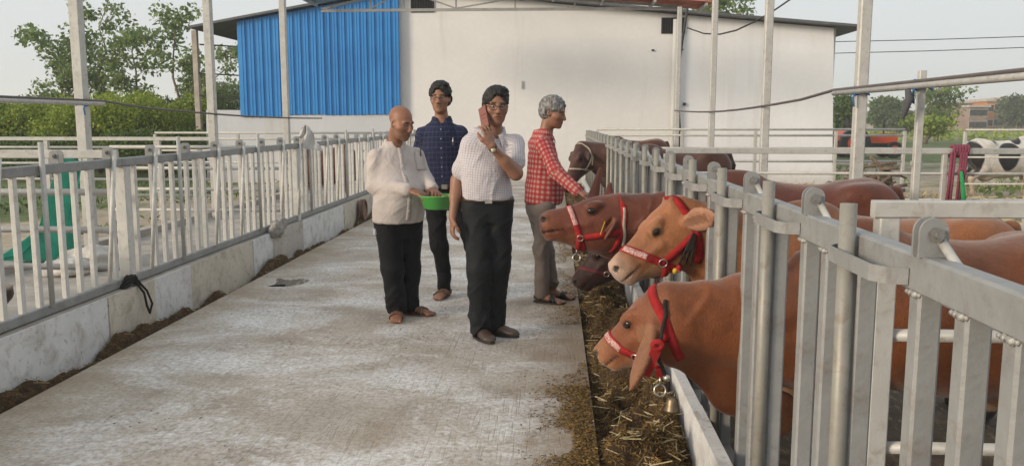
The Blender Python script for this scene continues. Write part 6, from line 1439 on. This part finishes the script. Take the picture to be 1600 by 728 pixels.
# ---- left side objects
def drape(name, label, cat, corners, nu, nv, fn, mat, smooth=True, thick=0.003):
    A_, B_, C_, D_ = [A3(c) for c in corners]; V = []
    for j in range(nv + 1):
        for i in range(nu + 1):
            u, v_ = i / nu, j / nv; p = (A_ * (1 - u) + B_ * u) * (1 - v_) + (D_ * (1 - u) + C_ * u) * v_; V.append(p + A3(fn(u, v_)))
    V = np.array(V); F = np.array([(j * (nu + 1) + i, j * (nu + 1) + i + 1, (j + 1) * (nu + 1) + i + 1, (j + 1) * (nu + 1) + i) for j in range(nv) for i in range(nu)])
    N = vnormals(V, F); n = len(V); base = V.mean(0); base[2] = V[:, 2].min()
    me = np_mesh(name, np.concatenate([V, V - N * thick]) - base, np.concatenate([F, F[:, ::-1] + n]), mat, smooth); o = link(name, me, None, base); return tag(o, label, cat)
m, nt, b = M_('green_shade_net'); p = coords(nt); n1 = noise(nt, p, 5, 4); nt.links.new(ramp(nt, n1, [(0.3, (0.012, 0.22, 0.14)), (0.7, (0.03, 0.38, 0.25))]).outputs[0], b.inputs['Base Color']); b.inputs['Roughness'].default_value = 0.7
wv = nd(nt, 'TexWave'); wv.inputs['Scale'].default_value = 9; nt.links.new(p, wv.inputs[0]); bump(nt, b, wv.outputs[0], 0.2, 0.01); NET = m
drape('shade_net', 'green shade netting slung from the shed post down to the pen floor', 'netting', [at(95, 252, 8.5), at(132, 243, 8.9), at(126, 402, 8.7), at(-10, 412, 7.6)], 26, 22,
      lambda u, v: (0.07 * math.sin(9 * u + 3 * v) * v, 0.12 * math.sin(11 * u + 2 * v) * (0.3 + v), 0.05 * math.sin(7 * v + 6 * u) - 0.35 * math.sin(math.pi * v) * (1 - u) * 0.5), NET)
# white sacks on the pen floor
SACK = simple('white_woven_sack', (0.50, 0.48, 0.45), 0.8, 0, 0.2, 12, dirt=(0.3, 0.24, 0.17), bmp=0.4, bscale=60)
def sack(label, c, r, seed):
    Fd = Field(); rr = np.random.RandomState(seed); c = A3(c)
    for k in range(6): Fd.ell(c + A3((rr.uniform(-1, 1) * r[0] * 0.6, rr.uniform(-1, 1) * r[1] * 0.6, r[2] * 0.5 * rr.rand() + 0.02)), A3(r) * rr.uniform(0.45, 0.75), None, 0.05)
    Fd.cut((0, 0, -1), (0, 0, c[2])); V, Q = Fd.mesh(0.016); V = folds(V, vnormals(V, Q), 0.05, 9, seed); V[:, 2] = np.maximum(V[:, 2], c[2] + 0.002)
    me = np_mesh('crumpled_sack', V - c, Q, SACK, True); return tag(link('crumpled_sack', me, None, c), label, 'sack')
q = gz(150, 418, 0.012); sack('crumpled white sack on the pen floor next to the green netting', (q.x, q.y, 0.012), (0.32, 0.3, 0.22), 3)
q = gz(186, 408, 0.012); sack('flattened white sack lying behind the barrier right of the netting', (q.x, q.y, 0.012), (0.22, 0.25, 0.14), 5)
q = gz(105, 428, 0.012); sack('small white sack half hidden by the netting', (q.x, q.y, 0.012), (0.2, 0.2, 0.12), 9)
# woven bag hooked over the barrier
m, nt, b = M_('translucent_bag'); b.inputs['Base Color'].default_value = (0.55, 0.53, 0.50, 1); b.inputs['Roughness'].default_value = 0.35; b.inputs['Alpha'].default_value = 0.82; bump(nt, b, noise(nt, coords(nt), 30, 4, 0.6, 1.0), 0.6, 0.02)
YG = gx(478, 215, LX + 0.06).y
drape('plastic_bag', 'crumpled clear plastic bag caught on top of the opposite barrier', 'bag', [at(476, 198, YG), at(484, 197, YG), at(507, 236, YG), at(454, 231, YG)], 18, 14,
      lambda u, v: (0.0, -0.06 - 0.09 * math.sin(math.pi * u) * v + 0.03 * math.sin(14 * u + 5 * v), 0.015 * math.sin(12 * v + 4 * u)), m)
# black rope on the bottom rail
BX = LX + 0.05; YR = gx(205, 440, BX).y
mb = MB(); r = random.Random(4)
for k in range(5): mb.tube([(BX + 0.03 * math.cos(t), YR + 0.07 * math.sin(t) + 0.02 * k - 0.05, LB + 0.035 + 0.055 * math.sin(t + k) * 0.6) for t in np.linspace(0, 6.283, 16, endpoint=False)], 0.010, 6, True)
mb.tube([(BX + 0.03, YR, LB + 0.03), (BX + 0.075, YR + 0.03, LB - 0.06), (BX + 0.08, YR + 0.05, LB - 0.16), (BX + 0.078, YR + 0.09, LB - 0.22), (BX + 0.08, YR + 0.13, LB - 0.16), (BX + 0.075, YR + 0.07, LB - 0.05), (BX + 0.03, YR + 0.03, LB + 0.03)], 0.009, 6)
tag(mb.build('rope', BLACK_ROPE, smooth=True, loc=(BX, YR, LB - 0.2)), 'black rope bundle hanging over the plinth from the bottom rail', 'rope')
YR = gx(425, 357, BX).y
Fd = Field()
for k in range(6): Fd.ell((BX + 0.05 + 0.02 * (k % 2), YR - 0.12 + 0.05 * k, LB + 0.03 + 0.03 * ((k * 7) % 3 - 1)), (0.035, 0.06, 0.05 + 0.02 * (k % 2)), None, 0.03)
V, Q = Fd.mesh(0.010); V = folds(V, vnormals(V, Q), 0.03, 22, 5); tag(link('rag', np_mesh('rag', V - A3((BX, YR, LB)), Q, simple('dirty_rag', (0.30, 0.28, 0.25), 0.9, 0, 0.3, 20), True), None, (BX, YR, LB)), 'dirty grey rag knotted on the bottom rail of the opposite barrier', 'rag')
# brown round lid leaning on the plinth behind the bald man
YR = gx(568, 328, -2.9).y; q = at(567, 328, YR); mb = MB(); mb.tube([(-2.93, YR, 0.17), (-2.885, YR, 0.175)], 0.16, 20); mb.tube([(-2.885 + 0.004, YR + 0.15 * math.cos(t), 0.175 + 0.15 * math.sin(t)) for t in np.linspace(0, 6.283, 24, endpoint=False)], 0.012, 6, True)
tag(mb.build('round_lid', simple('brown_lid', (0.15, 0.075, 0.05), 0.6), loc=(-2.9, YR, 0.0)), 'brown round lid leaning on the plinth behind the bald man', 'lid')
# puddle on the aisle near the plinth
q = gz(415, 441, 0.0); m, nt, b = M_('puddle_water'); b.inputs['Base Color'].default_value = (0.13, 0.11, 0.09, 1); b.inputs['Roughness'].default_value = 0.05; b.inputs['IOR'].default_value = 1.33
mb = MB(); rr = random.Random(3)
out = [(q.x + 0.20 + 0.17 * math.cos(t) * (0.75 + 0.35 * math.sin(3 * t + 1) + 0.15 * rr.random()), q.y + 0.34 * math.sin(t) * (0.7 + 0.4 * math.cos(2 * t) + 0.15 * rr.random()), 0.0008) for t in np.linspace(0, 6.283, 40, endpoint=False)]
tag(mb.prism(out, (0, 0, 0.0015)).build('puddle', m, loc=(q.x + 0.2, q.y, 0)), 'thin puddle on the aisle near the plinth wall', 'puddle')

# ================================================================== HAZY AIR
m = bpy.data.materials.new('hazy_air'); m.use_nodes = True; nt = m.node_tree
nt.nodes.remove(nt.nodes['Principled BSDF']); pv = nt.nodes.new('ShaderNodeVolumePrincipled')
pv.inputs['Color'].default_value = (0.98, 0.99, 1.0, 1); pv.inputs['Density'].default_value = 0.0013; pv.inputs['Anisotropy'].default_value = 0.2
nt.links.new(pv.outputs[0], nt.nodes['Material Output'].inputs['Volume'])
tag(MB().box((-520, -60, -2.4), (920, 1420, 30.0)).build('haze', m), kind='stuff', label='thin pale evening haze in the air')
